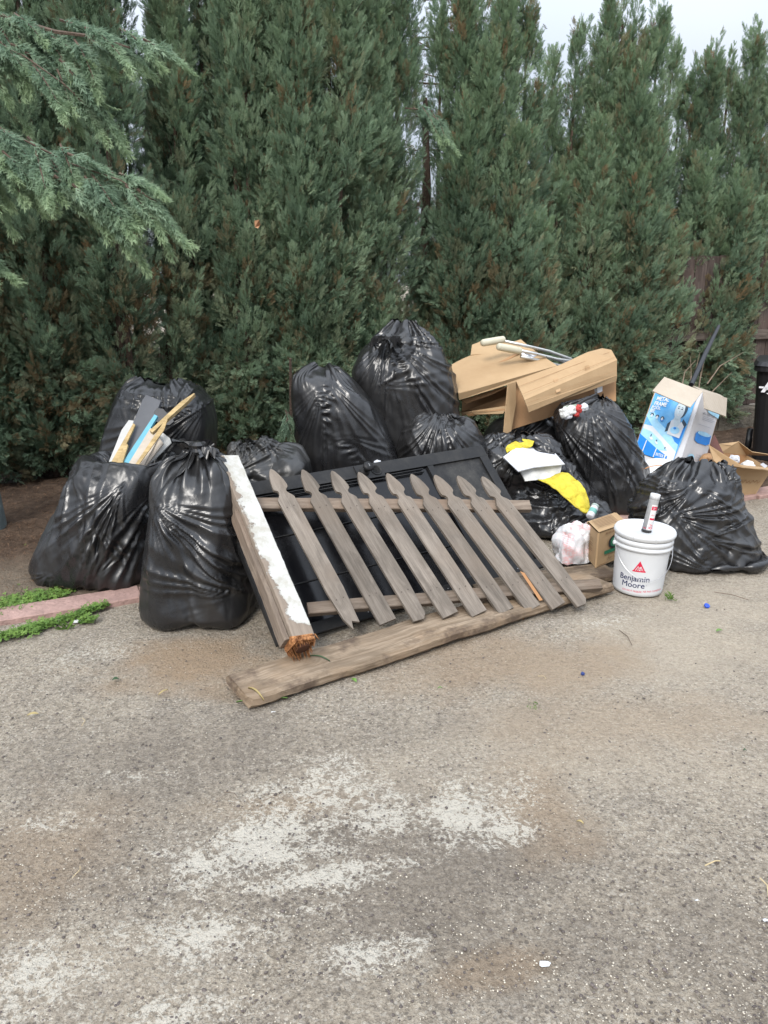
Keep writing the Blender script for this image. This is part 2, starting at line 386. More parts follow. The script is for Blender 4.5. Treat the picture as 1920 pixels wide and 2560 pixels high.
# ------------------------------------------------------------------ cypress hedge
def leafmat(name, cols, dry=(.27, .185, .10), young=(.17, .25, .11), inst=False):
    s = N(name)
    def at(k):
        nd = s.n('ShaderNodeAttribute'); nd.attribute_name = k; nd.attribute_type = 'INSTANCER' if inst else 'GEOMETRY'; return nd.outputs['Fac']
    t, d, y = at('tint'), at('dry'), at('young')
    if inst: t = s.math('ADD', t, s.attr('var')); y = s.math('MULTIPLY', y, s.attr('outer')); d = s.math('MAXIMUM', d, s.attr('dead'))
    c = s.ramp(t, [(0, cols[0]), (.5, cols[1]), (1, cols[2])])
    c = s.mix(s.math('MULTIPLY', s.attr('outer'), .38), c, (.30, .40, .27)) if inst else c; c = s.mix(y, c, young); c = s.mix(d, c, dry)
    s.set(c, .62, .25)
    tr = s.n('ShaderNodeBsdfTranslucent'); s.l(c, tr.inputs['Color']); mxs = s.n('ShaderNodeMixShader'); mxs.inputs[0].default_value = .42
    s.l(s.b.outputs[0], mxs.inputs[1]); s.l(tr.outputs[0], mxs.inputs[2]); s.l(mxs.outputs[0], s.out.inputs[0])
    return s.m
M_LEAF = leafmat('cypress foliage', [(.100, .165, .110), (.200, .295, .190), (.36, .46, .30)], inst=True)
M_LEAFG = leafmat('needle foliage', [(.055, .090, .066), (.088, .138, .098), (.13, .19, .12)])
M_LEAF2 = leafmat('pale cypress foliage', [(.12, .185, .13), (.22, .315, .215), (.36, .46, .31)], young=(.33, .43, .23))
M_BARK = simple('bark', (.10, .068, .05), .9, .35, 30, .01)
def spray(seed, n=9, curl=.15):
    """a scaly fan-shaped spray: leaflets on both sides of a stem, +Z, length 1"""
    g = np.random.default_rng(seed); T = []
    def leaf(p, d, l, w):
        d = d/np.linalg.norm(d); s = np.cross(d, g.normal(0, 1, 3)+np.array([0, 2.5, 0])); s /= np.linalg.norm(s)
        T.append([p-s*w/2, p+s*w/2, p+d*l])
    ph = g.uniform(-1, 1)*curl
    for i in range(n):
        s = .08+.85*i/n; p = np.array([ph*s*s, curl*.5*s*s*g.uniform(-1, 1), s]); sg = 1 if i % 2 else -1
        L = (.52*(1-s)+.17)*g.uniform(.8, 1.2); a = g.uniform(.42, .78); d = np.array([sg*math.sin(a), g.normal(0, .25), math.cos(a)])
        leaf(p, d, L, .076)
        q = p+d*L*.45; leaf(q, d+np.array([-sg*.7, g.normal(0, .3), .5]), L*.5, .055)
        if i < n-3: leaf(p+d*L*.3, d+np.array([sg*.5, g.normal(0, .3), -.1]), L*.42, .052)
    leaf(np.array([0, 0, .0]), np.array([ph*.5, 0, 1]), .95, .05); leaf(np.array([ph*.7, 0, .78]), np.array([ph, 0, 1]), .3, .08)
    return np.array(T)[:26] if len(T) > 26 else np.array(T)
SPR = [spray(100+i, 9) for i in range(8)]; nt_ = min(len(t) for t in SPR); SPR = np.stack([t[:nt_] for t in SPR])
def spraymesh(pos, dirs, size, tint, dry, young, g, wid=1.0):
    n = len(pos); dirs = dirs/np.linalg.norm(dirs, axis=1, keepdims=True)
    r = g.normal(0, 1, (n, 3)); a = np.cross(dirs, r); a /= np.linalg.norm(a, axis=1, keepdims=True); b = np.cross(dirs, a)
    A = np.stack([a*wid, b*wid, dirs], 1)*size[:, None, None]
    k = g.integers(0, len(SPR), n)
    V = np.einsum('ntvi,nij->ntvj', SPR[k], A)+pos[:, None, None, :]
    m = n*nt_*3; V = V.reshape(-1, 3); F = np.arange(m).reshape(-1, 3)
    rep = lambda x: np.repeat(x, nt_*3)
    lt = np.repeat(g.normal(0, .07, n*nt_), 3)
    return bigmesh(V, F, {'tint': np.clip(rep(tint)+lt, 0, 1), 'dry': rep(dry), 'young': rep(young)})
def plume(seed):
    """an upright feathery lobe of many small sprays, +Z, length 1"""
    g = np.random.default_rng(seed); k = 30; s = np.sort(g.uniform(-.05, 1, k)); pr = g.normal(0, 1, (k, 3)); pr[:, 2] = 0; pr /= np.linalg.norm(pr, axis=1, keepdims=True)
    bendv = g.normal(0, .12, 3); bendv[2] = 0; c = np.outer(s**2, bendv); c[:, 2] += s
    rad = (.23*(1-s)**.7+.025)*g.uniform(.3, 1.0, k); pos = c+pr*rad[:, None]
    dr = np.array([0, 0, 1])*(.85+.5*s[:, None])+pr*(.85-.50*s[:, None])+g.normal(0, .12, (k, 3)); sz = (.36-.13*s)*g.uniform(.7, 1.2, k)
    dr /= np.linalg.norm(dr, axis=1, keepdims=True); r = g.normal(0, 1, (k, 3)); a = np.cross(dr, r); a /= np.linalg.norm(a, axis=1, keepdims=True); b = np.cross(dr, a)
    A = np.stack([a, b, dr], 1)*sz[:, None, None]; q = g.integers(0, len(SPR), k)
    V = (np.einsum('ntvi,nij->ntvj', SPR[q], A)+pos[:, None, None, :]).reshape(-1, 3); m = k*nt_*3
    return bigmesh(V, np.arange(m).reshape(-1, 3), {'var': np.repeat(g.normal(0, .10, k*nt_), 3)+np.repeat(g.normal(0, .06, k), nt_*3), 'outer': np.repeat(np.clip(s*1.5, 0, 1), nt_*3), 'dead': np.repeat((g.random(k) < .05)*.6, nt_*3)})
PLUMES = []
for i in range(9):
    o_ = bpy.data.objects.new('plume', plume(500+i)); o_.data.materials.append(M_LEAF); PLUMES.append(o_)
ng = bpy.data.node_groups.new('plumes', 'GeometryNodeTree'); ng.interface.new_socket('Geometry', in_out='INPUT', socket_type='NodeSocketGeometry'); ng.interface.new_socket('Geometry', in_out='OUTPUT', socket_type='NodeSocketGeometry')
gi, go = ng.nodes.new('NodeGroupInput'), ng.nodes.new('NodeGroupOutput'); iop = ng.nodes.new('GeometryNodeInstanceOnPoints'); gti = ng.nodes.new('GeometryNodeGeometryToInstance')
for o_ in PLUMES:
    oi = ng.nodes.new('GeometryNodeObjectInfo'); oi.inputs['Object'].default_value = o_; oi.inputs['As Instance'].default_value = False
    g1 = ng.nodes.new('GeometryNodeGeometryToInstance'); ng.links.new(oi.outputs['Geometry'], g1.inputs[0]); 
    if o_ is PLUMES[0]: jn = ng.nodes.new('GeometryNodeJoinGeometry')
    ng.links.new(g1.outputs[0], jn.inputs[0])
ng.nodes.remove(gti)
def natt(nm, typ):
    n = ng.nodes.new('GeometryNodeInputNamedAttribute'); n.data_type = typ; n.inputs['Name'].default_value = nm; return n.outputs[0]
ng.links.new(gi.outputs[0], iop.inputs['Points']); ng.links.new(jn.outputs[0], iop.inputs['Instance']); iop.inputs['Pick Instance'].default_value = True
e2r = ng.nodes.new('FunctionNodeEulerToRotation'); ng.links.new(natt('rot', 'FLOAT_VECTOR'), e2r.inputs[0]); ng.links.new(e2r.outputs[0], iop.inputs['Rotation'])
ng.links.new(natt('size', 'FLOAT_VECTOR'), iop.inputs['Scale']); ng.links.new(natt('pick', 'INT'), iop.inputs['Instance Index']); ng.links.new(iop.outputs[0], go.inputs[0])
def plumes_at(name, pos, ax, sz, wid, tint, dry, young, g, parent):
    n = len(pos); me = bpy.data.meshes.new('m'); me.vertices.add(n); me.vertices.foreach_set('co', np.asarray(pos, np.float32).ravel())
    rot = np.zeros((n, 3)); roll = g.uniform(0, 6.28, n)
    for i in range(n):
        q = Vector(ax[i]).to_track_quat('Z', 'Y'); rot[i] = (q.to_matrix() @ Matrix.Rotation(roll[i], 3, 'Z')).to_euler()
    for nm, typ, key, dat in (('rot', 'FLOAT_VECTOR', 'vector', rot), ('size', 'FLOAT_VECTOR', 'vector', np.stack([wid, wid, sz], 1)), ('pick', 'INT', 'value', g.integers(0, len(PLUMES), n)),
                              ('tint', 'FLOAT', 'value', tint), ('dry', 'FLOAT', 'value', dry), ('young', 'FLOAT', 'value', young)):
        at = me.attributes.new(nm, typ, 'POINT'); at.data.foreach_set(key, np.asarray(dat, np.int32 if typ == 'INT' else np.float32).ravel())
    o = link(name, me, M_LEAF, parent); md = o.modifiers.new('foliage', 'NODES'); md.node_group = ng; o['kind'] = 'stuff'; return o
def stems(segs, r0, r1, seg=5):
    return joined([tube(p, list(np.linspace(r0, r1, len(p))), seg) for p in segs])
def cypress(name_label, cx, cy, h, Rr, ncol, seed, dens=1.0, base=.3, dryp=.05, tintb=.45, heights=None):
    g = np.random.default_rng(seed); root = empty('cypress_tree', name_label, 'tree', (cx, cy, 0), 'cypress trees of the tall hedge')
    pos, ax_, sz, wd, ti, dy, yo = [], [], [], [], [], [], []; segs = []
    for c in range(ncol):
        if heights is not None: ox, oy, hh, rc0, zb = heights[c]
        else:
            a = g.uniform(0, 2*np.pi); rr = math.sqrt(g.uniform(.05, 1))*Rr*.8; ox, oy = rr*math.cos(a), rr*math.sin(a)*.8; zb = base
            hh = h*g.uniform(.84, 1.0)-rr*.25; rc0 = g.uniform(.20, .32)
        lean = np.array([ox*.10, oy*.08]) if heights is None else np.zeros(2); ct = g.normal(0, .12)
        segs.append([np.array([cx+ox*.3, cy+oy*.3, 0]), np.array([cx+ox*.7, cy+oy*.7, hh*.25]), np.array([cx+ox, cy+oy, hh*.55]), np.array([cx+ox+lean[0], cy+oy+lean[1], hh*.93])])
        npl = int(270*dens*(hh-zb)/3.4*(rc0/.26)*(1.25 if oy < 0.1 else .6))
        for p in range(npl):
            z = zb+g.uniform(0, 1)**.95*(hh-zb-.10); f = z/hh
            rc = rc0*(1.0 if f < .55 else max(.14, 1-(f-.55)/.47))*(.82+.36*g.random())
            fi = g.uniform(0, 2*np.pi) if g.random() < .35 else -np.pi/2+g.normal(0, 1.0)
            out = np.array([math.cos(fi), math.sin(fi), 0]); up = .95+1.3*max(0, f-.45)+.3*g.random()
            ax = out*(1-.6*max(0, f-.45))*.7+np.array([0, 0, up])+g.normal(0, .15, 3)
            if z < .9 and g.random() < .45: ax = out*.9+np.array([0, 0, g.uniform(-.4, .5)])
            pl = g.uniform(.14, .31)*(1-.12*f); cf = min(1, .45+f) if heights is None else min(1, .6+f)
            q_ = np.array([cx+ox*cf+lean[0]*f, cy+oy*cf+lean[1]*f, z])+out*rc*.68
            if noise.noise(Vector(q_)*2.3+Vector((seed, 0, 0))) > .27 and oy < .2 and g.random() < .8: continue
            pos.append(np.array([cx+ox*cf+lean[0]*f, cy+oy*cf+lean[1]*f, z])+out*rc*.68); ax_.append(unit(ax)); sz.append(pl); wd.append(pl*g.uniform(.65, 1.0))
            isdry = g.random() < dryp*(2.4 if z < 1.6 else .8); ti.append(tintb+ct*1.3+g.normal(0, .25)); dy.append(g.uniform(.6, 1.0) if isdry else (g.uniform(.15, .4) if g.random() < (.30 if z < 1.8 else .12) else 0.0)); yo.append(float(np.clip((f-.55)*1.1+g.normal(0, .1), 0, .6)))
        for s in (0, .3, .6, .85):
            pos.append(np.array([cx+ox+lean[0], cy+oy+lean[1], hh-.42+s*.36])+g.normal(0, .015, 3)); ax_.append(unit(np.array([g.normal(0, .08), g.normal(0, .08), 1]))); sz.append(.24-.06*s); wd.append(.15-.05*s); ti.append(.6); dy.append(0); yo.append(.5)
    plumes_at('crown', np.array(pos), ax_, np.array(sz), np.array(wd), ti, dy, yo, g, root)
    g2 = np.random.default_rng(seed+1); tw = []
    for sgm in segs:
        for _ in range(5):
            i = g2.integers(0, 3); q = sgm[i]+(sgm[i+1]-sgm[i])*g2.random(); d = unit(np.array([g2.normal(), g2.normal()-.6, .6])); tw.append([q, q+d*.12, q+d*.26+np.array([0, 0, .05])])
    link('trunk', joined([stems(segs, .035, .010), stems(tw, .005, .002, 3)]), M_BARK, root)
    return root
def onhedge(px, back=0.0):                  # a point on the hedge's line behind the pixel column
    L0 = np.array([-2.95, 6.15]); d = np.array([.93, .37]); k = (px-960)/FPX
    # depth = Y*cp + (H-1)*sp ; x = k*depth
    # x = L0x + t dx, Y = L0y + t dy
    t = (k*((L0[1]+back)*cp+.2)-L0[0])/(d[0]-k*d[1]*cp); return L0[0]+t*d[0], L0[1]+back+t*d[1]
def frond(p, d, L, g, droop, pos, dr, sz, ti, yo, tint):
    n = int(12+L*34); q = np.array(p, float); d = unit(d); step = L/n; segpts = [q.copy()]
    for i in range(n):
        s = i/n; q = q+d*step; d = unit(d+np.array([0, 0, -droop*step])); segpts.append(q.copy())
        sdv = unit(np.cross(d, (0, 0, 1)))
        for sg in (-1, 1):
            pos.append(q.copy()); dr.append(d*.95+sdv*sg*g.uniform(.30, .65)+np.array([0, 0, g.uniform(-.35, .15)])); sz.append((.105*(1-.5*s))*g.uniform(.8, 1.2)); ti.append(tint+g.normal(0, .09)); yo.append(max(0, s-.35)*.8)
    for k in range(3): pos.append(q.copy()); dr.append(d+g.normal(0, .15, 3)); sz.append(.09); ti.append(tint+.15); yo.append(.6)
    return segpts
def drooper(limbs, label, seed, at, group=None, trunk=None, per=1.0, fl=(.24, .46), name='weeping_cypress'):
    g = np.random.default_rng(seed); root = empty(name, label, 'tree', at, group); wood = []
    pos, dr, sz, ti, yo = [], [], [], [], []
    for path in limbs:
        Q = [P(*p) for p in path]; wood.append(Q)
        for i in range(len(Q)-1):
            ln = np.linalg.norm(Q[i+1]-Q[i]); m = max(2, int(ln*15*per)); d = unit(Q[i+1]-Q[i]); sdv = unit(np.cross(d, (0, 0, 1)))
            for j in range(m):
                s = (j+g.random())/m; q = Q[i]+(Q[i+1]-Q[i])*s; prog = (i+s)/(len(Q)-1); sg = 1 if j % 2 else -1; 
                dd = d*g.uniform(.8, 1.2)+sdv*sg*g.uniform(.1, .6)+np.array([0, 0, g.uniform(-.75, .05)])
                sg_ = frond(q+g.normal(0, .03, 3), dd, g.uniform(*fl)*(1.1-.45*prog), g, g.uniform(.6, 1.9), pos, dr, sz, ti, yo, .45+g.normal(0, .10)); wood.append(sg_[::4])
    n = len(pos); me = spraymesh(np.array(pos), np.array(dr), np.array(sz), np.array(ti), np.zeros(n), np.array(yo), g)
    cr = link('crown', me, M_LEAF2, root); cr['kind'] = 'stuff'
    ws = [stems([q], .016, .004) if len(q) > 3 and i < 1 else stems([q], .006, .002, 4) for i, q in enumerate(wood)]
    if trunk is not None: ws.append(tube(*trunk))
    link('trunk', joined(ws), M_BARK, root); return root
# ------------------------------------------------------------------ ground
def blob(s, cx, cy, rx, ry, rot=0.0, soft=.5, wob=.5, nsc=2.2):
    """a stain with its own ragged shape round (cx,cy)"""
    mp = s.n('ShaderNodeMapping'); mp.vector_type = 'TEXTURE'; mp.inputs['Location'].default_value = (cx, cy, 0); mp.inputs['Rotation'].default_value = (0, 0, rot)
    mp.inputs['Scale'].default_value = (rx, ry, 1); s.l(s.co(), mp.inputs['Vector'])
    ln = s.n('ShaderNodeVectorMath'); ln.operation = 'LENGTH'; s.l(mp.outputs[0], ln.inputs[0])
    nn = s.math('MULTIPLY', s.math('SUBTRACT', s.noise(nsc, 6, .65), .5), wob*4)
    return s.ramp(s.math('ADD', ln.outputs['Value'], nn), [(max(0, 1-soft), 1.0), (1.0, 0.0)]) if soft < 1 else s.ramp(s.math('ADD', ln.outputs['Value'], nn), [(0, 1.0), (1, 0.0)])
def gxy(px, py): g = G(px, py); return float(g[0]), float(g[1])
def mat_ground():
    s = N('worn concrete'); big = s.noise(1.1, 6, .62); mid = s.noise(5.5, 6, .68); fine = s.noise(55, 5, .72); xf = s.noise(170, 4, .75)
    base = s.mix(s.ramp(big, [(.35, 0.0), (.65, 1.0)]), (.380, .312, .226), (.475, .398, .296))
    base = s.mix(s.ramp(mid, [(.36, 0.0), (.58, 1.0)]), s.mix(.75, base, (.265, .220, .170)), base)
    base = s.mix(s.ramp(fine, [(.40, .0), (.60, 1.0)]), s.mix(.50, base, (.080, .066, .052)), s.mix(.40, base, (.60, .53, .43)))
    base = s.mix(s.ramp(xf, [(.40, .0), (.62, 1.0)]), s.mix(.36, base, (.07, .06, .05)), s.mix(.26, base, (.5, .45, .38)))
    # exposed aggregate: little stones, some dark, some pale
    vd = s.vor(70); vc = s.n('ShaderNodeTexVoronoi'); vc.inputs['Scale'].default_value = 70; s.l(s.co(), vc.inputs['Vector'])
    bw = s.n('ShaderNodeRGBToBW'); s.l(vc.outputs['Color'], bw.inputs[0]); stone = s.ramp(vd, [(.30, 1.0), (.42, 0.0)])
    dark = s.math('MULTIPLY', stone, s.ramp(bw.outputs[0], [(.24, 1.0), (.27, 0.0)])); pale = s.math('MULTIPLY', stone, s.ramp(bw.outputs[0], [(.66, 0.0), (.70, 1.0)]))
    base = s.mix(s.math('MULTIPLY', dark, .55), base, (.075, .066, .062)); base = s.mix(s.math('MULTIPLY', pale, .55), base, (.60, .54, .45))
    v2 = s.n('ShaderNodeTexVoronoi'); v2.inputs['Scale'].default_value = 160; s.l(s.co(), v2.inputs['Vector']); b2 = s.n('ShaderNodeRGBToBW'); s.l(v2.outputs['Color'], b2.inputs[0])
    base = s.mix(s.math('MULTIPLY', s.ramp(b2.outputs[0], [(.74, 0.0), (.78, 1.0)]), .35), base, (.50, .46, .40))
    # broad darker wear
    def spots(lst, gr_=1.5, so_=.70, wo_=.55, ns_=2.6):
        o = None
        for (px, py, rx, ry, rot, k) in lst:
            b = s.math('MULTIPLY', blob(s, *gxy(px, py), rx*gr_, ry*gr_, rot, so_, wo_, ns_), k); o = b if o is None else s.math('MAXIMUM', o, b)
        return o
    dk = spots([(430, 1880, .55, .26, .2, .6), (1080, 2190, .40, .30, .3, .75), (1350, 2330, .5, .18, -.2, .45), (760, 2110, .3, .10, .3, .7), (200, 2150, .4, .2, 0, .35), (1800, 2350, .18, .3, .4, .45), (960, 1830, .5, .12, .2, .3)])
    base = s.mix(s.math('MULTIPLY', dk, s.ramp(fine, [(.3, 1.0), (.7, .55)])), base, (.155, .130, .105))
    lightc = spots([(1700, 1640, .55, .34, .4, .55), (1760, 1520, .7, .3, .5, .5), (1550, 1850, .7, .3, .2, .35), (1250, 1950, .5, .2, 0, .2), (250, 2420, .3, .14, 0, .25)])
    base = s.mix(lightc, base, (.46, .39, .30))
    tan = spots([(520, 1650, .34, .22, .1, .8), (300, 1710, .16, .07, .1, .45), (1170, 1640, .42, .26, .5, .55), (1080, 1660, .3, .22, .4, .5), (1440, 1660, .30, .22, .2, .5), (1340, 2010, .13, .22, .2, .45), (690, 2010, .2, .06, .1, .3), (1240, 2420, .14, .05, .3, .4), (90, 2150, .2, .25, 0, .35), (1560, 1800, .5, .2, 0, .3)])
    base = s.mix(s.math('MULTIPLY', tan, s.ramp(fine, [(.35, .75), (.6, 1.0)])), base, (.300, .205, .122))
    # lime deposits, broken up by the pitted surface
    lim = spots([(860, 2050, .36, .10, .22, 1), (640, 2110, .32, .12, .25, .95), (800, 2180, .30, .055, .25, .9), (830, 1990, .20, .13, .6, .9), (1150, 2030, .16, .12, .4, .95), (1230, 2070, .12, .05, .1, .8), (560, 2320, .18, .10, .3, .8), (80, 2430, .18, .12, .3, .8), (930, 2390, .14, .05, .2, .8), (320, 1940, .2, .05, .2, .6), (90, 2060, .16, .05, .2, .6), (760, 1900, .2, .03, .2, .5), (380, 2550, .16, .05, .2, .7), (700, 2280, .15, .04, .2, .6), (1500, 1560, .3, .06, .5, .55), (200, 1640, .5, .1, .3, .5)], 2.0, .98, .62, 3.4)
    rid = s.ramp(s.noise(26, 5, .6, None, .8), [(.40, 0.0), (.49, 1.0), (.53, 1.0), (.62, 0.0)]); rid2 = s.ramp(s.noise(75, 4, .6, None, .5), [(.40, 0.0), (.5, 1.0), (.60, 0.0)])
    brk = s.math('ADD', s.math('MULTIPLY', rid, .34), s.math('ADD', s.math('MULTIPLY', rid2, .24), s.math('MULTIPLY', s.math('SUBTRACT', fine, .5), 1.1)))
    lm = s.ramp(s.math('ADD', s.math('MULTIPLY', lim, .85), s.math('MULTIPLY', brk, 1.0)), [(.76, 0.0), (1.16, 1.0)])
    base = s.mix(s.math('MULTIPLY', lm, .80), base, (.60, .56, .48))
    s.set(base, s.ramp(mid, [(0, .8), (1, .95)]), .25)
    h = s.math('ADD', s.math('ADD', s.math('MULTIPLY', fine, 1.0), s.math('MULTIPLY', s.math('MULTIPLY', stone, -1), .25)), s.math('ADD', s.math('MULTIPLY', mid, 1.4), s.math('MULTIPLY', xf, .55)))
    s.bump(h, .016, 1.0); return s.m
M_GROUND = mat_ground()
# far sheet to the horizon, and the worn slab in front with its real unevenness
xs = np.concatenate([np.linspace(-60, -3.2, 12, endpoint=False), np.arange(-3.2, 3.8, .035), np.linspace(3.8, 60, 12)])
ys = np.concatenate([np.linspace(-20, .4, 10, endpoint=False), np.arange(.4, 6.2, .03), np.linspace(6.2, 150, 20)])
XX, YY = np.meshgrid(xs, ys); gg = np.random.default_rng(3)
def fbm(X, Y, seed, scales, amps):
    g = np.random.default_rng(seed); Z = np.zeros_like(X)
    for sc_, am in zip(scales, amps):
        for k in range(9):
            a = g.uniform(0, 2*np.pi); f = 2*np.pi/sc_*g.uniform(.6, 1.6); Z += am/3*np.sin((X*math.cos(a)+Y*math.sin(a))*f+g.uniform(0, 6.3))
    return Z
inn = ((XX > -3.2) & (XX < 3.8) & (YY > .4) & (YY < 6.2))
ZZ = np.where(inn, fbm(XX, YY, 5, [1.6, .5, .16, .07], [.004, .003, .0016, .0012])+gg.normal(0, .0007, XX.shape), 0)-.006
ny, nx = XX.shape; i0 = (np.arange(ny-1)[:, None]*nx+np.arange(nx-1)[None]).ravel()
gr = link('ground', bigmesh(np.stack([XX, YY, ZZ], -1).reshape(-1, 3), np.stack([i0, i0+1, i0+1+nx, i0+nx], 1)), M_GROUND, smooth=True)
tag(gr, 'worn grey and tan concrete yard with white lime patches', None, None, 'structure')
# planting bed behind the kerb
K0, K1 = G(-260, 1595), G(1960, 1228); kd = unit((K1-K0)*np.array([1, 1, 0])); kn = np.array([-kd[1], kd[0], 0])
def soilmat():
    s = N('bed soil'); a = s.noise(14, 6, .7); b = s.noise(60, 4, .7)
    c = s.mix(s.ramp(a, [(.35, 0.0), (.65, 1.0)]), (.050, .032, .022), (.115, .078, .054)); c = s.mix(s.ramp(b, [(.62, 0.0), (.75, .8)]), c, (.20, .155, .115))
    near = blob(s, *gxy(60, 1470), 1.0, .45, .4, .6, .3); c = s.mix(s.math('MULTIPLY', near, .75), c, (.185, .150, .112))
    s.set(c, .95, .15); s.bump(s.math('ADD', a, s.math('MULTIPLY', b, .6)), .03, .9); return s.m
nu_, nv_ = 260, 80
U, Vv = np.meshgrid(np.linspace(-3.2, 6.8, nu_), np.concatenate([np.linspace(.075, 2.6, 66), np.linspace(2.8, 14, 14)]))
SX = K0[0]+kd[0]*U*1.0+kn[0]*Vv+kd[0]*1.5; SY = K0[1]+kd[1]*U+kn[1]*Vv+kd[1]*1.5
SZ = .008+np.minimum(Vv*.05, .05)+fbm(SX, SY, 9, [.7, .2, .08], [.012, .007, .004])*np.minimum(1, Vv/.3)
SZ = np.maximum(SZ, .003); SZ = np.where(Vv > 2.7, .02, SZ)
i0 = (np.arange(nv_-1)[:, None]*nu_+np.arange(nu_-1)[None]).ravel()
so = link('soil', bigmesh(np.stack([SX, SY, SZ], -1).reshape(-1, 3), np.stack([i0, i0+1, i0+1+nu_, i0+nu_], 1)), soilmat(), smooth=True)
tag(so, 'dark brown soil bed with needle litter under the hedge', None, None, 'structure')
# kerb of pink concrete lengths
M_KERB = simple('pink concrete', (.33, .215, .185), .9, .22, 18, .008)
kb = bpy.data.objects.new('kerb', None); C.objects.link(kb); tag(kb, 'low dusty pink concrete edging along the planting bed', None, None, 'structure'); kb['_at'] = [float(v) for v in K0]
for i in range(9):
    a = K0+kd*(i*.75-.4)+kn*(.02+.012*(i % 2)); b = a+kd*.742
    me = plank(a+np.array([0, 0, .004]), b+np.array([0, 0, .004+.003*(i % 3)]), .17, .036, seg=8, jit=.0015, ch=.005, seed=i, endcut=.006); link('kerb_stone', me, M_KERB, kb)

# ------------------------------------------------------------------ hedge
HB = [(-130, 0, 4.5, .75, 10, .35), (90, .1, 4.3, .75, 11, .30), (330, 0, 4.55, .75, 13, .42), (570, 0, 4.6, .72, 14, .50), (790, -.05, 4.7, .55, 13, .55), (938, .0, 4.8, .28, 7, .55)]
LB = ['cypress at the far left edge, half hidden behind the drooping branches', 'dark cypress behind the drooping branches, left of the light gap', 'tall dense cypress rising straight behind the bag of sticks',
      'broad cypress in the middle left, a brown dead leaf caught in its side', 'tall cypress behind the high tied bag, left of the bright gap', 'narrow cypress column along the left side of the bright gap']
for i, (px, bk, h, r, nc, tb) in enumerate(HB):
    x, y = onhedge(px, bk); cypress(LB[i], x, y, h, r, nc, 300+i, base=.10, tintb=tb, dryp=.07 if i < 3 else .04)
def lowz(tx): return .15 if tx < 1790 else min(1.6, .30+(tx-1790)/100*.9)
lows = []
def treecols(label, px, back, seed, tops, extra, tb=.5, dens=1.0):
    x0, y0 = onhedge(px, back); out = []
    for (tx, ty, r, dyy) in tops:
        q = P(tx, ty, y0+dyy); zb = -.0 if len(lows) == 0 else 0; out.append((q[0]-x0, dyy, q[2]-.04, r, lowz(tx)))
    g = np.random.default_rng(seed+5)
    for k in range(extra):
        a = g.uniform(0, 6.28); rr = .5*math.sqrt(g.random()); out.append((rr*math.cos(a)+.12, rr*math.sin(a), g.uniform(2.0, 3.0), .3, .25 if px < 1700 else 1.4))
    cypress(label, x0, y0, 4, .7, len(out), seed, dens, base=.2, tintb=tb, heights=out)
treecols('flat-topped cypress to the right of the bright gap, above the cardboard', 1215, 0, 320, [(1104, 10, .18, 0), (1160, -30, .24, -.1), (1200, -10, .28, .1), (1265, -30, .30, -.15), (1322, 10, .24, 0), (1352, 100, .14, .1), (1078, 610, .20, 0), (1062, 680, .2, -.15), (1170, 250, .3, -.35), (1290, 330, .3, -.4), (1225, 120, .3, -.25), (1150, 450, .24, -.35), (1350, 560, .3, -.4)], 3, .47, 1.1)
treecols('slim low cypress with two thin spires, between two bigger ones', 1395, .25, 330, [(1385, 140, .18, 0), (1372, 240, .2, .1), (1448, 55, .11, 0), (1400, 420, .26, -.3), (1430, 300, .2, .1), (1400, 700, .3, -.4)], 2, .50)
treecols('big cypress with three pointed spires against the sky', 1560, 0, 340, [(1530, -20, .19, 0), (1592, -5, .15, .1), (1565, -40, .2, .15), (1620, 60, .22, .1), (1480, 160, .25, .1), (1570, 150, .28, -.1), (1655, 20, .17, 0), (1500, 90, .22, .1), (1685, 110, .15, .2), (1610, 120, .25, -.2), (1500, 300, .28, -.35), (1600, 420, .3, -.4), (1680, 560, .26, -.3), (1520, 640, .3, -.4), (1640, 330, .25, -.3), (1590, 760, .3, -.45)], 2, .50, 1.1)
treecols('lower cypress at the far right edge beside the wooden fence', 1850, -.25, 350, [(1708, 190, .16, .1), (1742, 170, .14, 0), (1790, 95, .20, 0), (1835, 110, .2, .1), (1895, 80, .22, 0), (1960, 60, .25, 0), (1760, 380, .26, -.3), (1850, 420, .3, -.35), (1800, 660, .26, -.3), (2000, 300, .3, 0), (1730, 640, .26, -.3), (1770, 230, .26, .1), (1850, 210, .26, .1), (1920, 200, .26, .1), (1830, 560, .28, -.3), (1900, 520, .28, -.2), (1760, 800, .28, -.35), (1735, 860, .28, -.45), (1700, 800, .26, -.4), (1815, 640, .26, -.3), (1790, 500, .28, -.3), (1865, 620, .22, -.2), (1785, 700, .28, -.45), (1815, 760, .22, -.3)], 1, .44)
# weeping tree reaching in from the left
Yt = 4.0
drooper([[(-420, 20, 4.3), (-200, -10, 4.15), (0, 40, 4.0), (140, 80, 3.9), (240, 92, 3.8), (325, 120, 3.72)],
         [(-400, 100, 4.2), (-200, 60, 4.0), (-60, 90, 3.9), (60, 140, 3.8), (160, 210, 3.7), (210, 260, 3.7)],
         [(-420, 270, 4.1), (-220, 230, 3.9), (-60, 290, 3.75), (60, 350, 3.6), (180, 410, 3.5), (300, 450, 3.42), (392, 505, 3.38)],
         [(-420, 360, 4.0), (-190, 310, 3.8), (-20, 370, 3.65), (110, 430, 3.55), (220, 475, 3.45), (295, 510, 3.4)],
         [(-300, 600, 3.9), (-160, 580, 3.7), (-60, 620, 3.6)]],
        'weeping cypress whose pale green branches droop in from the upper left', 410, (-3.2, 4.4, 0),
        trunk=([np.array([-3.2, 4.4, 0]), np.array([-3.25, 4.45, 1.6]), np.array([-3.1, 4.4, 3.2]), np.array([-3.0, 4.4, 4.4])], [.16, .13, .1, .05], 12), per=1.35)
